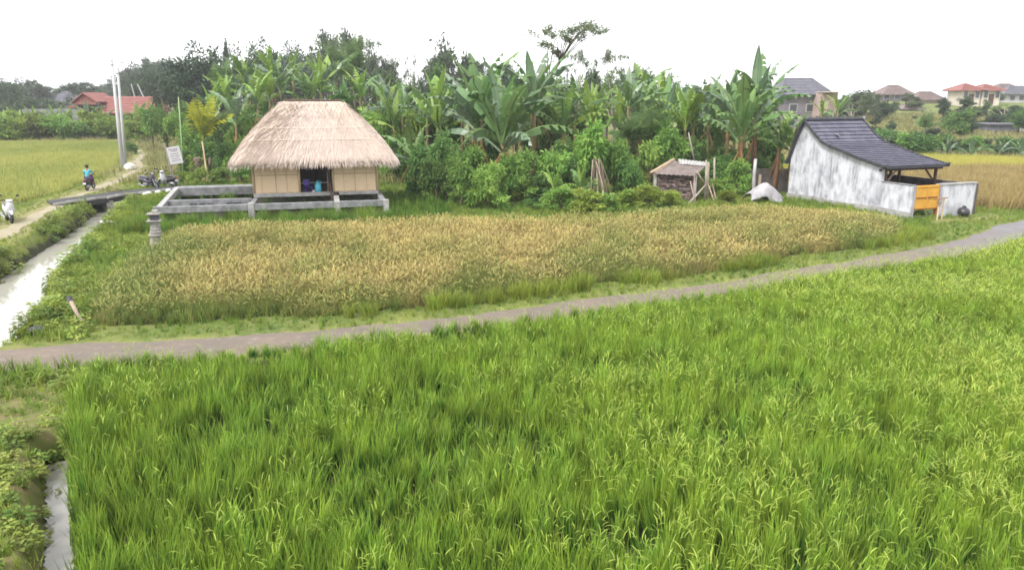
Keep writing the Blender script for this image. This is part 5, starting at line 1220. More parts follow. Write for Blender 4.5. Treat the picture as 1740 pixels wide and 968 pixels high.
for k in range(30):
    px = -40 + k * 11.5 + _rt.uniform(-6, 6); Y = _rt.uniform(185, 260)
    top = np.interp(px, [-40, 40, 100, 180, 230, 320], [132, 140, 152, 140, 112, 95]) + _rt.uniform(-7, 10)
    kd = 'round' if _rt.random() < .6 else 'tall'
    tree(kd, px, Y, top, _rt.uniform(55, 85), 'hazy %s tree of the far wood %s' % (LOOK[kd], place(px, ((0, 'at the left edge of the photo'), (75, 'left of the red roof'), (150, 'above the red porch gable'), (205, 'behind the concrete poles'), (255, 'right of the concrete poles'), (310, 'behind the big dark tree')))), group=G)
for px, Y, top, w, lb in ((12, 150, 133, 62, 'dark tree with a knobbly crown at the far left edge'), (58, 140, 158, 80, 'dark low tree left of the blue-grey roof'), (140, 150, 158, 60, 'dark tree behind the red porch gable'),
                          (28, 135, 168, 70, 'low dark tree behind the left hedge at the edge'), (245, 150, 128, 70, 'grey-green tree right behind the tall concrete pole'), (262, 130, 108, 75, 'tall grey-green tree between the red roof and the big dark tree')):
    tree('round', px, Y, top, w, lb)
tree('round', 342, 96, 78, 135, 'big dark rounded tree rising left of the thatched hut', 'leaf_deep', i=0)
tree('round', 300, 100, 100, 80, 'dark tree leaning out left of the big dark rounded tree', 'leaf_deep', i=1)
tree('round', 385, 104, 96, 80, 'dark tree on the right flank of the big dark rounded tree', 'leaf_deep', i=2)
tree('tall', 392, 125, 72, 26, 'thin tree top poking up right of the big dark tree')
for px, Y, top, w, kd in ((428, 118, 78, 70, 'round'), (455, 125, 68, 75, 'round'), (490, 130, 78, 70, 'round'), (520, 120, 70, 70, 'round'), (556, 112, 52, 80, 'sparse'), (565, 125, 58, 75, 'tall'), (600, 118, 56, 70, 'tall'),
                          (622, 112, 54, 70, 'sparse'), (640, 125, 74, 60, 'round'), (470, 105, 92, 80, 'round'), (530, 106, 96, 80, 'round'), (605, 104, 88, 80, 'round'), (650, 108, 100, 60, 'round')):
    tree(kd, px, Y, top, w, 'grey-green %s tree on the skyline %s' % (LOOK[kd], place(px, ((440, 'left of the hut ridge'), (490, 'above the left end of the hut ridge'), (530, 'above the middle of the hut ridge'), (575, 'above the right end of the hut ridge'), (630, 'right of the hut ridge')))), group='skyline trees behind the hut', m='leaf_feather' if kd == 'sparse' else None)
for px, Y, top, w, kd, lb in ((680, 125, 84, 50, 'sparse', 'airy pale tree on the skyline right of the hut ridge'), (706, 120, 90, 34, 'spire', 'narrow pointed tree on the skyline right of the hut'), (735, 118, 98, 60, 'round', 'low hazy tree between the pointed tree and the knobbly tree'),
                              (768, 105, 64, 105, 'round', 'dark knobbly tree left of the tallest banana leaves'), (800, 110, 84, 60, 'round', 'hazy tree directly behind the big banana crown'), (655, 92, 118, 70, 'round', 'green tree behind the right end of the hut ridge'),
                              (985, 88, 76, 62, 'sparse', 'dark feathery tree under the long leaning branch'), (1030, 92, 78, 80, 'sparse', 'pale feathery tree right of the leaning branch'), (1075, 96, 98, 70, 'sparse', 'pale thin tree above the yellow-green banana leaves'),
                              (1045, 80, 118, 110, 'sparse', 'pale airy shrub tree above the middle banana clump'), (1120, 90, 118, 60, 'sparse', 'pale low tree at the right end of the airy trees')):
    tree(kd, px, Y, top, w, lb, m='leaf_feather' if kd == 'sparse' else None)
for k in range(34):
    px = 630 + k * 20.5 + _rt.uniform(-8, 8)
    kd = _rt.choice(['round', 'round', 'tall', 'sparse'])
    tree(kd, px, _rt.uniform(62, 100), np.interp(px, [630, 700, 800, 1000, 1150, 1330], [120, 122, 112, 120, 130, 160]) + _rt.uniform(-10, 14), _rt.uniform(50, 80), '%s tree of the wood %s' % (LOOK[kd], place(px, ((640, 'right of the hut ridge'), (720, 'left of the pale-leaved banana plant'), (780, 'behind the left banana leaves'), (850, 'behind the biggest banana plant'), (910, 'behind the tall upright banana leaves'), (980, 'below the long leaning branch'), (1050, 'behind the yellow-green banana plants'), (1120, 'behind the spiky palm-like clumps'), (1170, 'behind the twin bright spear leaves'), (1230, 'left of the dark fan-shaped banana plant'), (1300, 'left of the grey house roof')))), _rt.choice(['leaf_far', 'leaf_dark', 'leaf_feather', 'leaf_far']), group='wood behind the banana grove')
# the leaning branchy tree with flat feathery pads
def leaning_tree():
    Y = 60; b = at(898, 200, Y); z0 = h1(b[0], Y); t = empty('leaning_tree', (b[0], Y, z0), 0, 'leaning thin-stemmed tree with flat feathery pads against the white sky', 'tree'); o = Vector((b[0], Y, z0))
    L = lambda px, py, dy=0: Vector(at(px, py, Y + dy)) - o
    mb = MB(); mb.tube([(0, 0, -.1), L(900, 185), L(925, 145, 1), L(950, 108, 2), L(970, 72, 2), L(985, 56, 2), L(1008, 46, 3)], [.16, .14, .12, .10, .07, .05, .03], 7)
    pads = [(1000, 45, 30, 8), (975, 52, 30, 9), (1015, 50, 26, 6), (955, 58, 24, 8), (930, 52, 20, 10), (962, 66, 20, 7), (940, 60, 16, 7), (905, 60, 18, 14), (945, 90, 16, 7), (938, 78, 14, 6), (986, 62, 20, 6), (925, 75, 16, 6), (1020, 55, 16, 4)]
    B = []
    for px, py, w, h in pads:
        dy = _rt.uniform(-2, 3); c = L(px, py, dy); mb.tube([L(950 if px > 930 else 930, 108 if px > 930 else 140, 2), (L(955, 90, 2) + c) / 2 + Vector((0, 0, .1)), c], [.05, .035, .015], 5)
        B.append((c.x, c.y, c.z, w / 2 / FPX * Y, w / 2 / FPX * Y, h / 2 / FPX * Y))
    mb.build('trunk', M['bark'], t, True); V, F, U = leaf_cloud(np.random.RandomState(5), B, 2600, .20, 70, inner=.6, sig=.4); obj('crown', mesh('crown', V, F, M['leaf_feather'], U), t)
leaning_tree()
# left hedge behind the pale field
for k in range(22):
    px = -30 + k * 12.4 + _rt.uniform(-3, 3); Y = np.interp(px, [-30, 240], [98.5, 109]) + _rt.uniform(-1.5, 3.5)
    tree('fbush', px, Y, _rt.uniform(180, 211), _rt.uniform(40, 76), 'bush in the tall light green hedge at the back of the left field', _rt.choice(['leaf_mid', 'leaf_light', 'leaf_light', 'leaf_light']), 'bush', 'bush', 'hedge bushes behind the left field')
for px, Y, top, w, lb, m, kd in ((276, 72, 165, 74, 'leafy dark green tree behind the scooters and sign', 'leaf_dark', 'round'), (252, 80, 172, 50, 'green tree left of the leafy dark tree by the sign', 'leaf_mid', 'round'), (212, 78, 238, 26, 'small dark bush behind the two concrete poles', 'leaf_dark', 'fbush'),
                             (300, 68, 178, 50, 'green tree at the right of the leafy dark tree by the sign', 'leaf_mid', 'round'), (228, 100, 200, 60, 'pale green shrub on the field edge behind the poles', 'leaf_light', 'fbush')):
    tree(kd, px, Y, top, w, lb, m)
for px, Y, top, w, lb, m in ((322, 48.5, 280, 36, 'small bright bush in front of the brown stump', 'leaf_light'), (305, 56, 245, 40, 'shrub behind the white notice board', 'leaf_dark'), (345, 55, 232, 60, 'dark shrub under the yellow palm', 'leaf_dark'), (375, 53, 228, 56, 'dark shrub right of the yellow palm', 'leaf_dark'),
                              (402, 53, 222, 56, 'dark shrub against the left eave of the hut', 'leaf_mid'), (362, 50, 278, 40, 'low shrub right of the brown stump', 'leaf_mid'), (398, 49.5, 276, 40, 'low shrub beside the left wall of the hut', 'leaf_mid'), (300, 50.5, 288, 26, 'tiny bush below the white notice board', 'leaf_light')):
    tree('bush', px, Y, top, w, lb, m, 'shrub', 'shrub')
for px, Y, top, w, m, lb in ((318, 64, 196, 54, 'leaf_mid', 'leafy tree between the green bamboo pole and the yellow palm'), (372, 60, 188, 58, 'leaf_dark', 'leafy tree just right behind the yellow palm'), (402, 58, 196, 54, 'leaf_mid', 'leafy tree touching the left slope of the thatch'), (335, 70, 176, 60, 'leaf_dark', 'dark leafy tree behind the yellow palm fronds')):
    tree('bush', px, Y, top, w, lb, m)
# behind and right of the hut
for px, Y, top, w, lb, m in ((430, 60, 170, 80, 'dark bush filling behind the left slope of the thatch', 'leaf_dark'), (500, 62, 150, 90, 'dark bush filling behind the hut ridge', 'leaf_dark'), (575, 60, 152, 90, 'dark bush behind the right end of the hut ridge', 'leaf_dark'), (630, 56, 168, 90, 'green bush behind the right slope of the thatch', 'leaf_mid'),
                              (662, 54, 172, 60, 'tall green shrub beside the right slope of the thatch', 'leaf_mid'), (690, 52, 170, 62, 'light green round shrub right of the thatch', 'leaf_light'), (720, 55, 160, 70, 'dark shrub behind the light green round shrub', 'leaf_dark'), (672, 50, 218, 60, 'dark shrub below the orange dead leaf by the hut', 'leaf_dark'),
                              (760, 55, 150, 80, 'dark bush behind the left banana leaves', 'leaf_dark'), (830, 54, 150, 90, 'dark bush behind the biggest banana plant', 'leaf_dark'), (930, 54, 160, 90, 'dark bush in the middle of the banana grove', 'leaf_dark'), (1000, 56, 165, 90, 'dark bush behind the yellow-green banana leaves', 'leaf_dark'),
                              (1090, 56, 170, 90, 'dark bush behind the spiky clumps', 'leaf_dark'), (1160, 54, 168, 90, 'dark bush behind the shed', 'leaf_dark'), (1230, 52, 165, 80, 'dark bush behind the right banana plants', 'leaf_dark'), (1300, 50, 190, 70, 'dark bush between the banana plants and the grey house', 'leaf_dark')):
    tree('bush', px, Y, top, w, lb, m, 'bush', 'bush')
FR = [(715, 42.5, 232, 75, 'leaf_dark', 'dark shrub at the left end of the front bushes'), (752, 41.0, 226, 80, 'leaf_dark', 'dark shrub second from the left in the front bushes'), (795, 41.5, 232, 80, 'leaf_mid', 'shrub below the hanging brown banana leaves'),
      (738, 39.6, 268, 62, 'leaf_dark', 'low dark shrub at the left foot of the front bushes'), (782, 38.6, 268, 70, 'leaf_mid', 'drooping shrub in front of the banana stem'), (830, 38.0, 262, 78, 'leaf_mid', 'bright drooping shrub nearest the ripe field'),
      (862, 40.5, 250, 60, 'leaf_mid', 'shrub right of the big banana stem'), (890, 40.8, 238, 74, 'leaf_mid', 'bright green shrub in the middle of the front bushes'), (935, 41.0, 244, 76, 'leaf_mid', 'green shrub above the banana saplings'), (925, 39.8, 285, 60, 'leaf_dark', 'low dark shrub behind the banana saplings'),
      (968, 42, 225, 60, 'leaf_dark', 'dark shrub left of the dense round shrub'), (1008, 42.6, 208, 86, 'leaf_mid', 'dense round bright green shrub above the sheaf of poles'), (1050, 43.5, 222, 66, 'leaf_mid', 'shrub right of the dense round shrub'), (1075, 42.8, 262, 56, 'leaf_dark', 'dark low shrub left of the shed'),
      (1092, 44.5, 228, 72, 'leaf_mid', 'shrub above the left end of the shed roof'), (1140, 46, 210, 84, 'leaf_mid', 'bright round shrub right above the shed roof'), (1180, 46.5, 222, 60, 'leaf_dark', 'dark shrub behind the tall shed poles'), (1225, 45, 262, 62, 'leaf_dark', 'dark shrub right of the shed poles'),
      (1262, 43.5, 258, 56, 'leaf_mid', 'drooping shrub behind the pale post'), (1232, 42.5, 298, 52, 'leaf_mid', 'low shrub between the shed and the pale post'), (1300, 45.5, 268, 50, 'leaf_dark', 'dark shrub behind the grey-white cloth'), (992, 40.6, 296, 26, 'leaf_dark', 'small dark shrub left of the sheaf of poles')]
for px, Y, top, w, m, lb in FR: tree('bush', px, Y, top, w, lb, m, 'shrub', 'shrub')
for px, Y, top, w, m, lb in ((955, 37.2, 308, 70, 'leaf_mid', 'low leafy plant below the left banana sapling'), (1000, 36.6, 312, 74, 'leaf_light', 'low leafy plant below the right banana sapling'), (1036, 36.8, 322, 56, 'leaf_mid', 'low leafy plant with heart-shaped leaves left of the cassava'),
                             (1075, 38.5, 320, 56, 'leaf_light', 'yellow-green cassava bush left of the shed front'), (1112, 38.2, 312, 56, 'leaf_light', 'yellow-green cassava bush in front of the shed'), (1146, 38.6, 318, 48, 'leaf_light', 'yellow-green cassava bush at the shed corner'), (1250, 39.8, 322, 46, 'leaf_light', 'low light bush at the foot of the cloth cover'),
                             (905, 37.8, 335, 40, 'leaf_dark', 'low dark plant at the left end of the saplings'), (293, 27.6, 398, 34, 'leaf_dark', 'small dark bush right beside the stone pillar'), (1628, 36.0, 345, 24, 'leaf_mid', 'small weed against the white wall right of the gate'), (1590, 35.2, 352, 20, 'leaf_mid', 'small weed at the foot of the gate post')):
    tree('bush', px, Y, top, w, lb, m, 'plant', 'plant')
# right background
for k in range(16):
    px = 1500 + k * 17 + _rt.uniform(-6, 6); Y = _rt.uniform(73, 84)
    tree('fbush', px, Y, np.interp(px, [1500, 1560, 1640, 1760], [216, 218, 232, 236]) + _rt.uniform(-6, 10), _rt.uniform(48, 80), 'bush in the dark green thicket behind the yellow field on the right', _rt.choice(['leaf_dark', 'leaf_dark', 'leaf_mid', 'leaf_far']), 'bush', 'bush', 'thicket behind the yellow field')
for px, Y, top, w, kd, lb in ((1455, 125, 150, 62, 'round', 'round pale tree right of the big grey-roofed house'), (1483, 120, 152, 24, 'spire', 'narrow dark pointed tree right of the round pale tree'), (1432, 118, 172, 50, 'round', 'low tree in front of the pinkish annex'), (1500, 118, 168, 50, 'round', 'low tree below the dim brown roof'),
                              (1492, 92, 200, 40, 'tall', 'slim dark tree just right of the grey house ridge'), (1540, 150, 158, 50, 'tall', 'thin tree in front of the dim brown roof'), (1520, 96, 205, 30, 'tall', 'thin small tree standing on the grassy slope'), (1600, 128, 168, 40, 'tall', 'thin tree between the shack and the red-roofed houses'), (1640, 112, 165, 56, 'tall', 'tall thin tree in front of the red-roofed houses'),
                              (1660, 120, 178, 60, 'round', 'low tree below the left red roof'), (1700, 122, 180, 60, 'round', 'low tree below the right red roof'), (1735, 118, 178, 50, 'round', 'low tree at the right edge below the white house'), (1560, 118, 196, 60, 'round', 'low tree below the white shack'), (1610, 118, 198, 60, 'round', 'low spreading tree in the middle of the slope'),
                              (1588, 90, 215, 50, 'round', 'olive tree at the lower edge of the grassy slope'), (1660, 95, 205, 60, 'tall', 'thin dark tree left of the dark flat-roofed building'), (1415, 95, 190, 60, 'round', 'tree behind the left end of the tiled roof'), (1455, 92, 192, 50, 'round', 'tree peeping over the ridge of the tiled roof'), (1690, 160, 152, 40, 'round', 'dark tree top between the two red roofs')):
    tree(kd if kd != 'round' else 'fbush', px, Y, top, w, lb, 'leaf_far')
for k in range(30):
    px = 1405 + k * 12 + _rt.uniform(-8, 8); Y = _rt.uniform(100, 140)
    if 1500 < px < 1600 and Y < 125: Y += 25
    kd = _rt.choice(['tall', 'fbush', 'sparse', 'tall'])
    tree(kd, px, Y, np.interp(px, [1405, 1450, 1520, 1600, 1680, 1760], [182, 172, 172, 176, 182, 184]) + _rt.uniform(-14, 14), _rt.uniform(24, 52), 'small %s tree on the slope %s' % (LOOK[kd], place(px, ((1410, 'under the pinkish annex'), (1450, 'behind the ridge of the tiled roof'), (1500, 'right of the tiled roof ridge'), (1540, 'below the dim brown roof'), (1580, 'below the stepped brown roof'), (1630, 'left of the red pyramid roofs'), (1675, 'right below the red pyramid roofs'), (1735, 'at the right edge above the dark flat roof')))), _rt.choice(['leaf_far', 'leaf_far', 'leaf_feather', 'leaf_dark']), group='slope trees at right')
for k in range(16):
    px = 1612 + k * 9.5 + _rt.uniform(-5, 5); kd = _rt.choice(['fbush', 'tall', 'fbush', 'round']); Y = _rt.uniform(94, 122)
    tree(kd, px, Y, _rt.uniform(178, 206), _rt.uniform(34, 60), '%s dark tree %s' % (LOOK[kd], place(px, ((1620, 'on the slope left below the red pyramid roofs'), (1665, 'just below the left red pyramid roof'), (1700, 'above the dark flat-roofed building'), (1745, 'behind the pale end of the dark flat-roofed building')))), _rt.choice(['leaf_far', 'leaf_dark', 'leaf_far']), group='dark trees below the red roofs')
for k in range(18):
    px = 1410 + k * 20 + _rt.uniform(-8, 8); tree('round', px, _rt.uniform(200, 260), np.interp(px, [1410, 1520, 1600, 1760], [168, 158, 166, 160]) + _rt.uniform(-4, 8), _rt.uniform(40, 64), 'small hazy tree of the far ridge along the right skyline', group='hazy ridge trees at right')

# ------------------------------------------------------------------ banana plants, every leaf a part
def banana_leaf(seed, e0, e1, tears, L=1.0, W=.215):
    r = random.Random(seed); n = 11; V = []; F = []; U = []; pts = []; p = Vector((0, 0, 0)); tn = []
    for i in range(n + 1):
        q = i / n; e = e0 + (e1 - e0) * q ** 1.5; d = Vector((sin(e), 0, cos(e))); pts.append(p.copy()); tn.append(d); p = p + d * (L / n)
    tb = MB().tube(pts, [.017 * (1 - .85 * i / n) for i in range(n + 1)], 4, False); V += tb.V; F += tb.F; U += [(.3, .95)] * len(tb.V)
    prof = lambda q: max(0, (max(0, q - .12) / .2) ** .6 if q < .32 else (1 if q < .62 else (max(0, 1 - q) / .38) ** .75))
    for s in (-1, 1):
        i = 1; dr0 = r.uniform(.1, .5)
        while i < n:
            j = min(n, i + (1 if r.random() < tears else r.choice([2, 3]))); dr = dr0 + r.uniform(-.25, .8) * tears + (.5 * tears if r.random() < tears else 0); t = r.random() * .7; b = len(V); gap = .012 if tears > .2 else 0
            for k in range(i, j + 1):
                q = k / n; w = W * prof(q) * .5; up = Vector((-tn[k].z, 0, tn[k].x)); up = up if e0 < 2 else -up; f = 0
                sh = (gap if k == i else (-gap if k == j else 0)) * 2
                base = pts[k] + tn[k] * (gap if k == i else (-gap if k == j else 0)); o1 = base + Vector((0, s, 0)) * w * .5 * cos(dr * .5) + up * w * .16 * (1 - dr); o2 = base + tn[k] * (sh + w * .25) + Vector((0, s, 0)) * w * cos(dr) - Vector((0, 0, 1)) * w * sin(max(0, dr)) * .9 + up * w * .05
                V += [base, o1, o2]; U += [(.2, .8), (.4, t), (.8, t)]
            for k in range(j - i):
                a = b + 3 * k; F += [(a, a + 3, a + 4, a + 1), (a + 1, a + 4, a + 5, a + 2)]
            i = j
    return mesh('leaf', [tuple(v) for v in V], F, M['banana'], U)
BL = {'up': [banana_leaf(1, .08, .7, .35), banana_leaf(2, .15, 1.1, .45), banana_leaf(3, .05, .5, .2, W=.17), banana_leaf(18, .12, .9, .6)], 'mid': [banana_leaf(4, .3, 1.5, .5), banana_leaf(5, .35, 1.9, .6), banana_leaf(6, .45, 1.7, .4), banana_leaf(16, .3, 1.2, .3)],
      'low': [banana_leaf(7, .8, 2.3, .8), banana_leaf(8, .9, 2.6, .7), banana_leaf(9, .7, 2.1, .6), banana_leaf(17, 1.0, 1.9, .5)], 'dry': [banana_leaf(10, 2.3, 3.1, .95, W=.20), banana_leaf(11, 2.6, 3.2, .95, W=.18)]}
STEM = [MB().tube([(0, 0, -.03), (.01, 0, .3), (.02, .01, .7), (.03, .0, 1.0)], [.5, .46, .38, .24], 9).V for _ in (0,)]
def stem_mesh(h, r, m, lean=0):
    o = MB().tube([(0, 0, -.1), (lean * .2, 0, h * .35), (lean * .6, .0, h * .75), (lean, 0, h)], [r, r * .95, r * .78, r * .5], 9); return mesh('stem', o.V, o.F, M[m], o.U, smooth=True)
def banana(px, Y, cy_, Lpx, n, label, seed, pal=('banana',), dry=2, ups=2, group=None, name='banana_plant', stem='banana_stem', r=.13):
    rr = random.Random(seed); X, _, zc = at(px, cy_, Y); z0 = h1(X, Y); h = max(.15, zc - z0); L = Lpx / FPX * Y
    t = empty(name, (X, Y, z0), 0, label, 'banana plant', group); lean = rr.uniform(-.15, .15)
    obj('stem', stem_mesh(h, r, stem, lean), t); a0 = rr.random() * 6.28
    for i in range(n + dry):
        kd = 'dry' if i >= n else ('up' if i < ups else ('mid' if i < ups + (n - ups) * .55 else 'low'))
        az = a0 + i * 2.4 + rr.uniform(-.35, .35); l = L * rr.uniform(.8, 1.08) * (.5 if kd == 'dry' else (.88 if kd == 'up' else 1))
        o = obj('leaf', rr.choice(BL[kd]), t, (lean, 0, h - (.06 * i if kd != 'dry' else h * rr.uniform(.12, .3))), (rr.uniform(-.12, .12), rr.uniform(-.1, .1), az), (l, l * rr.uniform(.85, 1.2), l))
        set_mat(o, 'banana_dry' if kd == 'dry' else ('banana_pale' if kd == 'up' and 'banana_pale' in pal and rr.random() < .8 else rr.choice(pal)))
    return t
banana(856, 44.5, 240, 165, 15, 'biggest banana plant, its long leaves arching high over the front bushes', 1, ('banana', 'banana', 'banana_grey'), 6, 3, r=.2, stem='banana_stem_red')
banana(905, 47.5, 180, 118, 12, 'tall banana plant with upright leaves just right of the biggest one', 2, ('banana', 'banana_grey'), 3, 4, r=.18)
banana(812, 48, 210, 148, 12, 'banana plant with long leaves left of the biggest one', 3, ('banana', 'banana_grey'), 3, 3, r=.16)
banana(745, 48.5, 205, 105, 10, 'banana plant with pale leaves between the hut and the biggest one', 4, ('banana_pale', 'banana', 'banana_grey'), 2, 3)
banana(700, 46.5, 268, 85, 7, 'low banana plant with an orange dead leaf beside the thatch', 5, ('banana', 'banana_grey'), 4, 1)
banana(955, 49, 215, 95, 9, 'banana plant with brown hanging leaves right of the tall one', 6, ('banana', 'banana_pale'), 5, 2)
banana(1010, 51, 205, 85, 9, 'yellow-green banana plant above the dense round shrub', 7, ('banana_pale', 'banana', 'banana_pale'), 2, 4)
banana(1055, 52, 210, 85, 9, 'banana plant with broad light leaves left of the spiky clumps', 8, ('banana_pale', 'banana'), 1, 4)
banana(1085, 54, 195, 80, 9, 'banana plant behind the broad light-leaved one', 9, ('banana', 'banana_grey'), 2, 3)
banana(1130, 52, 205, 90, 9, 'banana plant with a tall pale spear leaf above the shed', 10, ('banana', 'banana_grey'), 1, 3)
banana(1165, 49, 215, 92, 9, 'banana plant with twin bright yellow-green spear leaves above the shed', 11, ('banana_pale', 'banana_pale', 'banana'), 1, 5)
banana(1205, 50, 200, 90, 10, 'banana plant left of the dark fan-shaped one', 12, ('banana', 'banana_grey'), 2, 3)
banana(1262, 43.8, 222, 122, 16, 'dark fan-shaped banana plant left of the grey house', 13, ('banana_grey', 'banana', 'banana'), 3, 3, r=.19, stem='banana_stem_red')
banana(1288, 45.8, 195, 122, 12, 'tall banana plant with ragged leaf tips behind the dark fan-shaped one', 14, ('banana', 'banana_grey'), 3, 4, r=.17, stem='banana_stem_red')
banana(1322, 44.5, 245, 80, 9, 'banana plant with broad shiny leaves hanging toward the grey house', 15, ('banana_grey', 'banana_pale', 'banana'), 4, 2, r=.16, stem='banana_stem_red')
banana(1348, 43.8, 248, 78, 9, 'bright banana plant touching the corner of the grey house', 16, ('banana_pale', 'banana', 'banana'), 2, 2, r=.13)
banana(1240, 48, 185, 85, 9, 'ragged banana plant on the skyline left of the tall one', 17, ('banana', 'banana_grey'), 2, 4)
for i, (px, Y, c, L, lb) in enumerate(((400, 56, 205, 75, 'banana plant above the left slope of the thatch'), (440, 58, 175, 72, 'banana plant with a bright leaf left of the hut ridge'), (478, 62, 150, 72, 'banana plant whose leaves droop just above the hut ridge'), (418, 66, 140, 70, 'banana plant with grey upright leaves near the big dark tree'),
                            (520, 61, 165, 64, 'banana plant with a spear leaf above the middle of the hut ridge'), (545, 64, 150, 66, 'banana plant behind the middle of the hut ridge'), (590, 60, 185, 62, 'banana plant with a yellow leaf at the right end of the ridge'), (360, 60, 195, 66, 'banana plant behind the yellow palm'), (640, 62, 165, 64, 'grey-leaved banana plant right of the hut ridge'), (462, 66, 125, 62, 'banana plant with a tall pale leaf far behind the thatch'))):
    banana(px, Y, c, L, 9, lb, 30 + i, ('banana', 'banana_grey', 'banana_pale') if i % 2 else ('banana_grey', 'banana', 'banana'), 1, 3)
for i, (px, Y, c, L, lb) in enumerate(((942, 37.4, 318, 60, 'young banana sapling with one wide leaf lying to the left'), (985, 37.0, 318, 58, 'young banana sapling with an upright leaf right of the other'), (1020, 36.6, 345, 34, 'short banana sapling among the low leafy plants'))):
    banana(px, Y, c, L, 5, lb, 60 + i, ('banana_pale', 'banana'), 0, 2, name='banana_sapling', r=.06)
for i, (px, c) in enumerate(((8, 215), (60, 212), (95, 208), (150, 200), (172, 210), (235, 205), (120, 214), (35, 220))):
    banana(px, np.interp(px, [0, 240], [101.5, 111]), c, 40, 8, 'small banana plant in the hedge at the back of the left field', 70 + i, ('banana', 'banana_pale') if i != 3 else ('banana_grey',), 0, 3, group='hedge banana plants')
for i, (px, c) in enumerate(((1610, 262), (1650, 262), (1700, 258), (1735, 262), (1395, 195), (1425, 190))):
    if px > 1500: banana(px, 72.5, c, 38, 7, 'small banana plant in front of the thicket by the yellow field', 80 + i, ('banana', 'banana_grey'), 0, 2, group='thicket banana plants')
    else: banana(px, 80, c, 42, 7, 'small banana plant behind the left end of the tiled roof', 80 + i, ('banana', 'banana_pale'), 0, 2, group='banana plants behind the tiled roof')

for k in range(22):
    px = 665 + k * 30.5 + _rt.uniform(-9, 9); c = np.interp(px, [665, 800, 1000, 1150, 1330], [200, 185, 180, 178, 215]) + _rt.uniform(-14, 24)
    banana(px, _rt.uniform(50, 58), c, _rt.uniform(66, 88), 9, 'mid-sized banana plant of the grove %s' % place(px, ((665, 'beside the right slope of the thatch'), (730, 'left of the biggest banana plant'), (800, 'behind the left leaves of the biggest banana plant'), (880, 'behind the tall upright banana leaves'), (960, 'above the dense round shrub'), (1030, 'among the yellow-green banana plants'), (1100, 'behind the spiky palm-like clumps'), (1160, 'above the shed'), (1225, 'left of the dark fan-shaped banana plant'), (1310, 'behind the banana plants at the grey house'))), 200 + k,
           (('banana', 'banana_pale'), ('banana', 'banana_grey'), ('banana_pale', 'banana', 'banana'))[k % 3], k % 3 == 0, 2, group='mid-sized banana plants of the grove')
for k, (px, Y, c, L, lb) in enumerate(((385, 62, 172, 62, 'banana plant peeping over shrubs beside the big dark tree'), (425, 64, 160, 60, 'banana plant with pale leaves high left of the thatch'), (455, 60, 162, 58, 'banana plant close behind the left slope of the thatch'), (500, 66, 138, 60, 'banana plant with tall leaves behind the left end of the ridge'),
                            (535, 60, 158, 52, 'low banana plant just over the middle of the hut ridge'), (565, 66, 140, 60, 'banana plant beside the feathery palms behind the ridge'), (612, 60, 165, 60, 'banana plant close behind the right slope of the thatch'), (655, 58, 178, 66, 'banana plant with light leaves over the right slope of the thatch'))):
    banana(px, Y, c, L, 9, lb, 300 + k, ('banana', 'banana_pale', 'banana_grey') if k % 2 else ('banana_pale', 'banana'), 1, 3)
# palms
def frond(seed, e0, e1):
    r = random.Random(seed); n = 22; V = []; F = []; U = []; pts = []; p = Vector((0, 0, 0))
    for i in range(n + 1):
        q = i / n; e = e0 + (e1 - e0) * q ** 1.4; d = Vector((sin(e), 0, cos(e))); pts.append((p.copy(), d)); p = p + d / n
    tb = MB().tube([a for a, _ in pts], [.012 * (1 - .8 * i / n) for i in range(n + 1)], 4, False); V += tb.V; F += tb.F; U += [(.2, .6)] * len(tb.V)
    for i in range(4, n + 1):
        for s in (-1, 1):
            for h in (0,):
                b0 = pts[i][0] + pts[i][1] * (h / n); q = i / n; L = .30 * sin(pi * min(1, .18 + q * .80)) + .06; d = (pts[i][1] * .75 + Vector((0, s, 0)) * .85 + Vector((0, 0, -.15 - r.random() * .35))).normalized(); sd = pts[i][1] * .007; b = len(V); t = r.random()
                V += [b0 - sd, b0 + sd, b0 + d * L * .6 + sd * .7 + Vector((0, 0, -.01)), b0 + d * L + Vector((0, 0, -L * .3))]; U += [(0, t), (0, t), (.6, t), (1, t)]; F.append((b, b + 1, b + 2, b + 3))
    return mesh('frond', [tuple(v) for v in V], F, M['palm'], U)
FRD = [frond(1, .1, .9), frond(2, .3, 1.5), frond(3, .5, 2.0), frond(4, .05, .5)]
def palm(px, Y, cy_, Lpx, n, label, m, seed, r=.12, tm='bark'):
    rr = random.Random(seed); X, _, zc = at(px, cy_, Y); z0 = h1(X, Y); h = max(.2, zc - z0); L = Lpx / FPX * Y; t = empty('palm', (X, Y, z0), 0, label, 'palm')
    obj('trunk', stem_mesh(h, r, tm, rr.uniform(-.2, .2)), t); lean = 0
    for i in range(n):
        o = obj('frond', FRD[3] if i < 5 else rr.choice(FRD[:3]), t, (0, 0, h), (rr.uniform(-.15, .15), rr.uniform(-.1, .1), i * 2.4 + rr.uniform(-.4, .4)), L * rr.uniform(.85, 1.1)); set_mat(o, m if rr.random() < .85 else 'palm')
palm(346, 52, 240, 72, 10, 'small palm with yellow fronds left of the hut', 'palm_yellow', 3, .07, 'bamboo')
palm(572, 82, 138, 62, 13, 'feathery palm rising behind the hut ridge', 'palm', 4, .2)
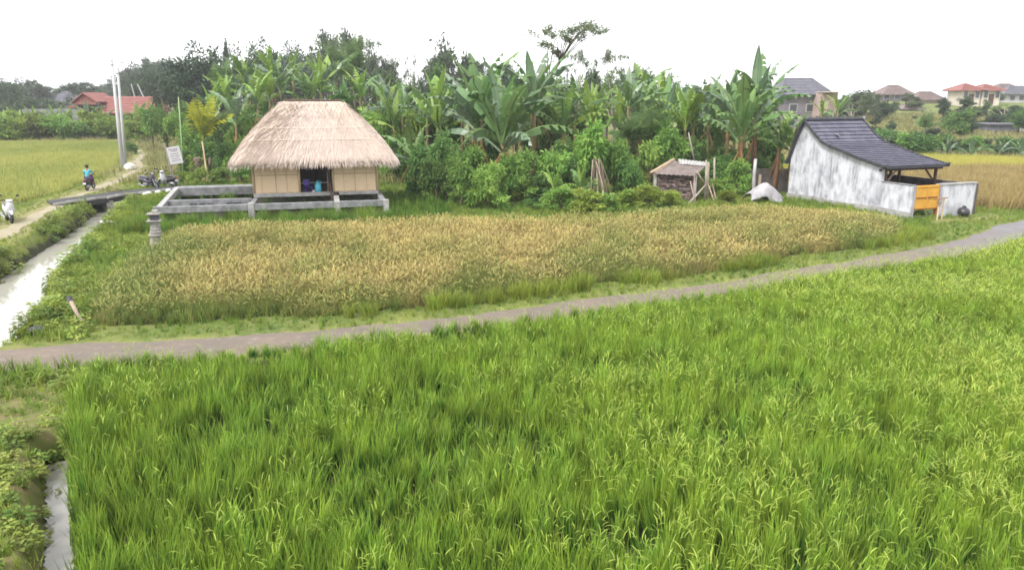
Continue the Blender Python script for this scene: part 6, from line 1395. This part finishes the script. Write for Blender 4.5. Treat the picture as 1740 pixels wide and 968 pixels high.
palm(600, 88, 128, 60, 12, 'second feathery palm leaning right behind the hut ridge', 'palm', 5, .2)
palm(1108, 47.5, 240, 58, 16, 'spiky pale palm-like clump left above the shed', 'palm', 6)
palm(1070, 48, 246, 54, 14, 'spiky pale palm-like clump beside the light banana leaves', 'palm', 7)
palm(385, 70, 165, 60, 11, 'grey-green palm beside the big dark tree', 'palm', 8, .16)
palm(1572, 88, 222, 30, 9, 'thin palm on the grassy slope above the thicket', 'palm', 9, .1)
x, y = P(339, 305); t = empty('tree_stump', (x, y, h1(x, y)), 0, 'shaggy brown tree stump under the yellow palm', 'tree stump')
MB().lathe([(.42, -.1), (.34, .4), (.30, 1.0), (.33, 1.45), (.25, 1.55)], 11).build('trunk', M['bark'], t, True)
V, F, U = leaf_cloud(np.random.RandomState(8), [(0, 0, 1.55, .45, .45, .18), (0, 0, .9, .42, .42, .5)], 500, .22, 16, droop=1.2); obj('fern_growth', mesh('fern_growth', V, F, M['leaf_light'], U), t)
for i, (px, py, top) in enumerate(((357, 304, 268), (366, 303, 272))):
    x, y = P(px, py); a = at(px, top, y); tag(MB().tube([(x, y, h1(x, y) - .1), (x + .03, y, (a[2] + h1(x, y)) / 2), (a[0], y, a[2])], [.13, .11, .10], 7).build('cut_trunk', M['bark'], None, True), ('thicker' if i == 0 else 'thinner') + ' cut brown trunk right of the shaggy stump', 'tree trunk')

# ------------------------------------------------------------------ thin wet air
hz = mesh('haze', *(lambda m: (m.V, m.F))(MB().box((0, 1000, 10.9), (5000, 4600, 26.2))), [])
hm = bpy.data.materials.new('haze_air'); hm.use_nodes = True; hn = hm.node_tree.nodes; hn.clear()
ho_ = hn.new('ShaderNodeOutputMaterial'); hv = hn.new('ShaderNodeVolumePrincipled'); hv.inputs['Density'].default_value = .00055; hv.inputs['Color'].default_value = (.93, .95, 1, 1); hv.inputs['Anisotropy'].default_value = .1
hm.node_tree.links.new(hv.outputs[0], ho_.inputs['Volume']); hz.materials.append(hm)
tag(obj('haze', hz), kind='stuff')
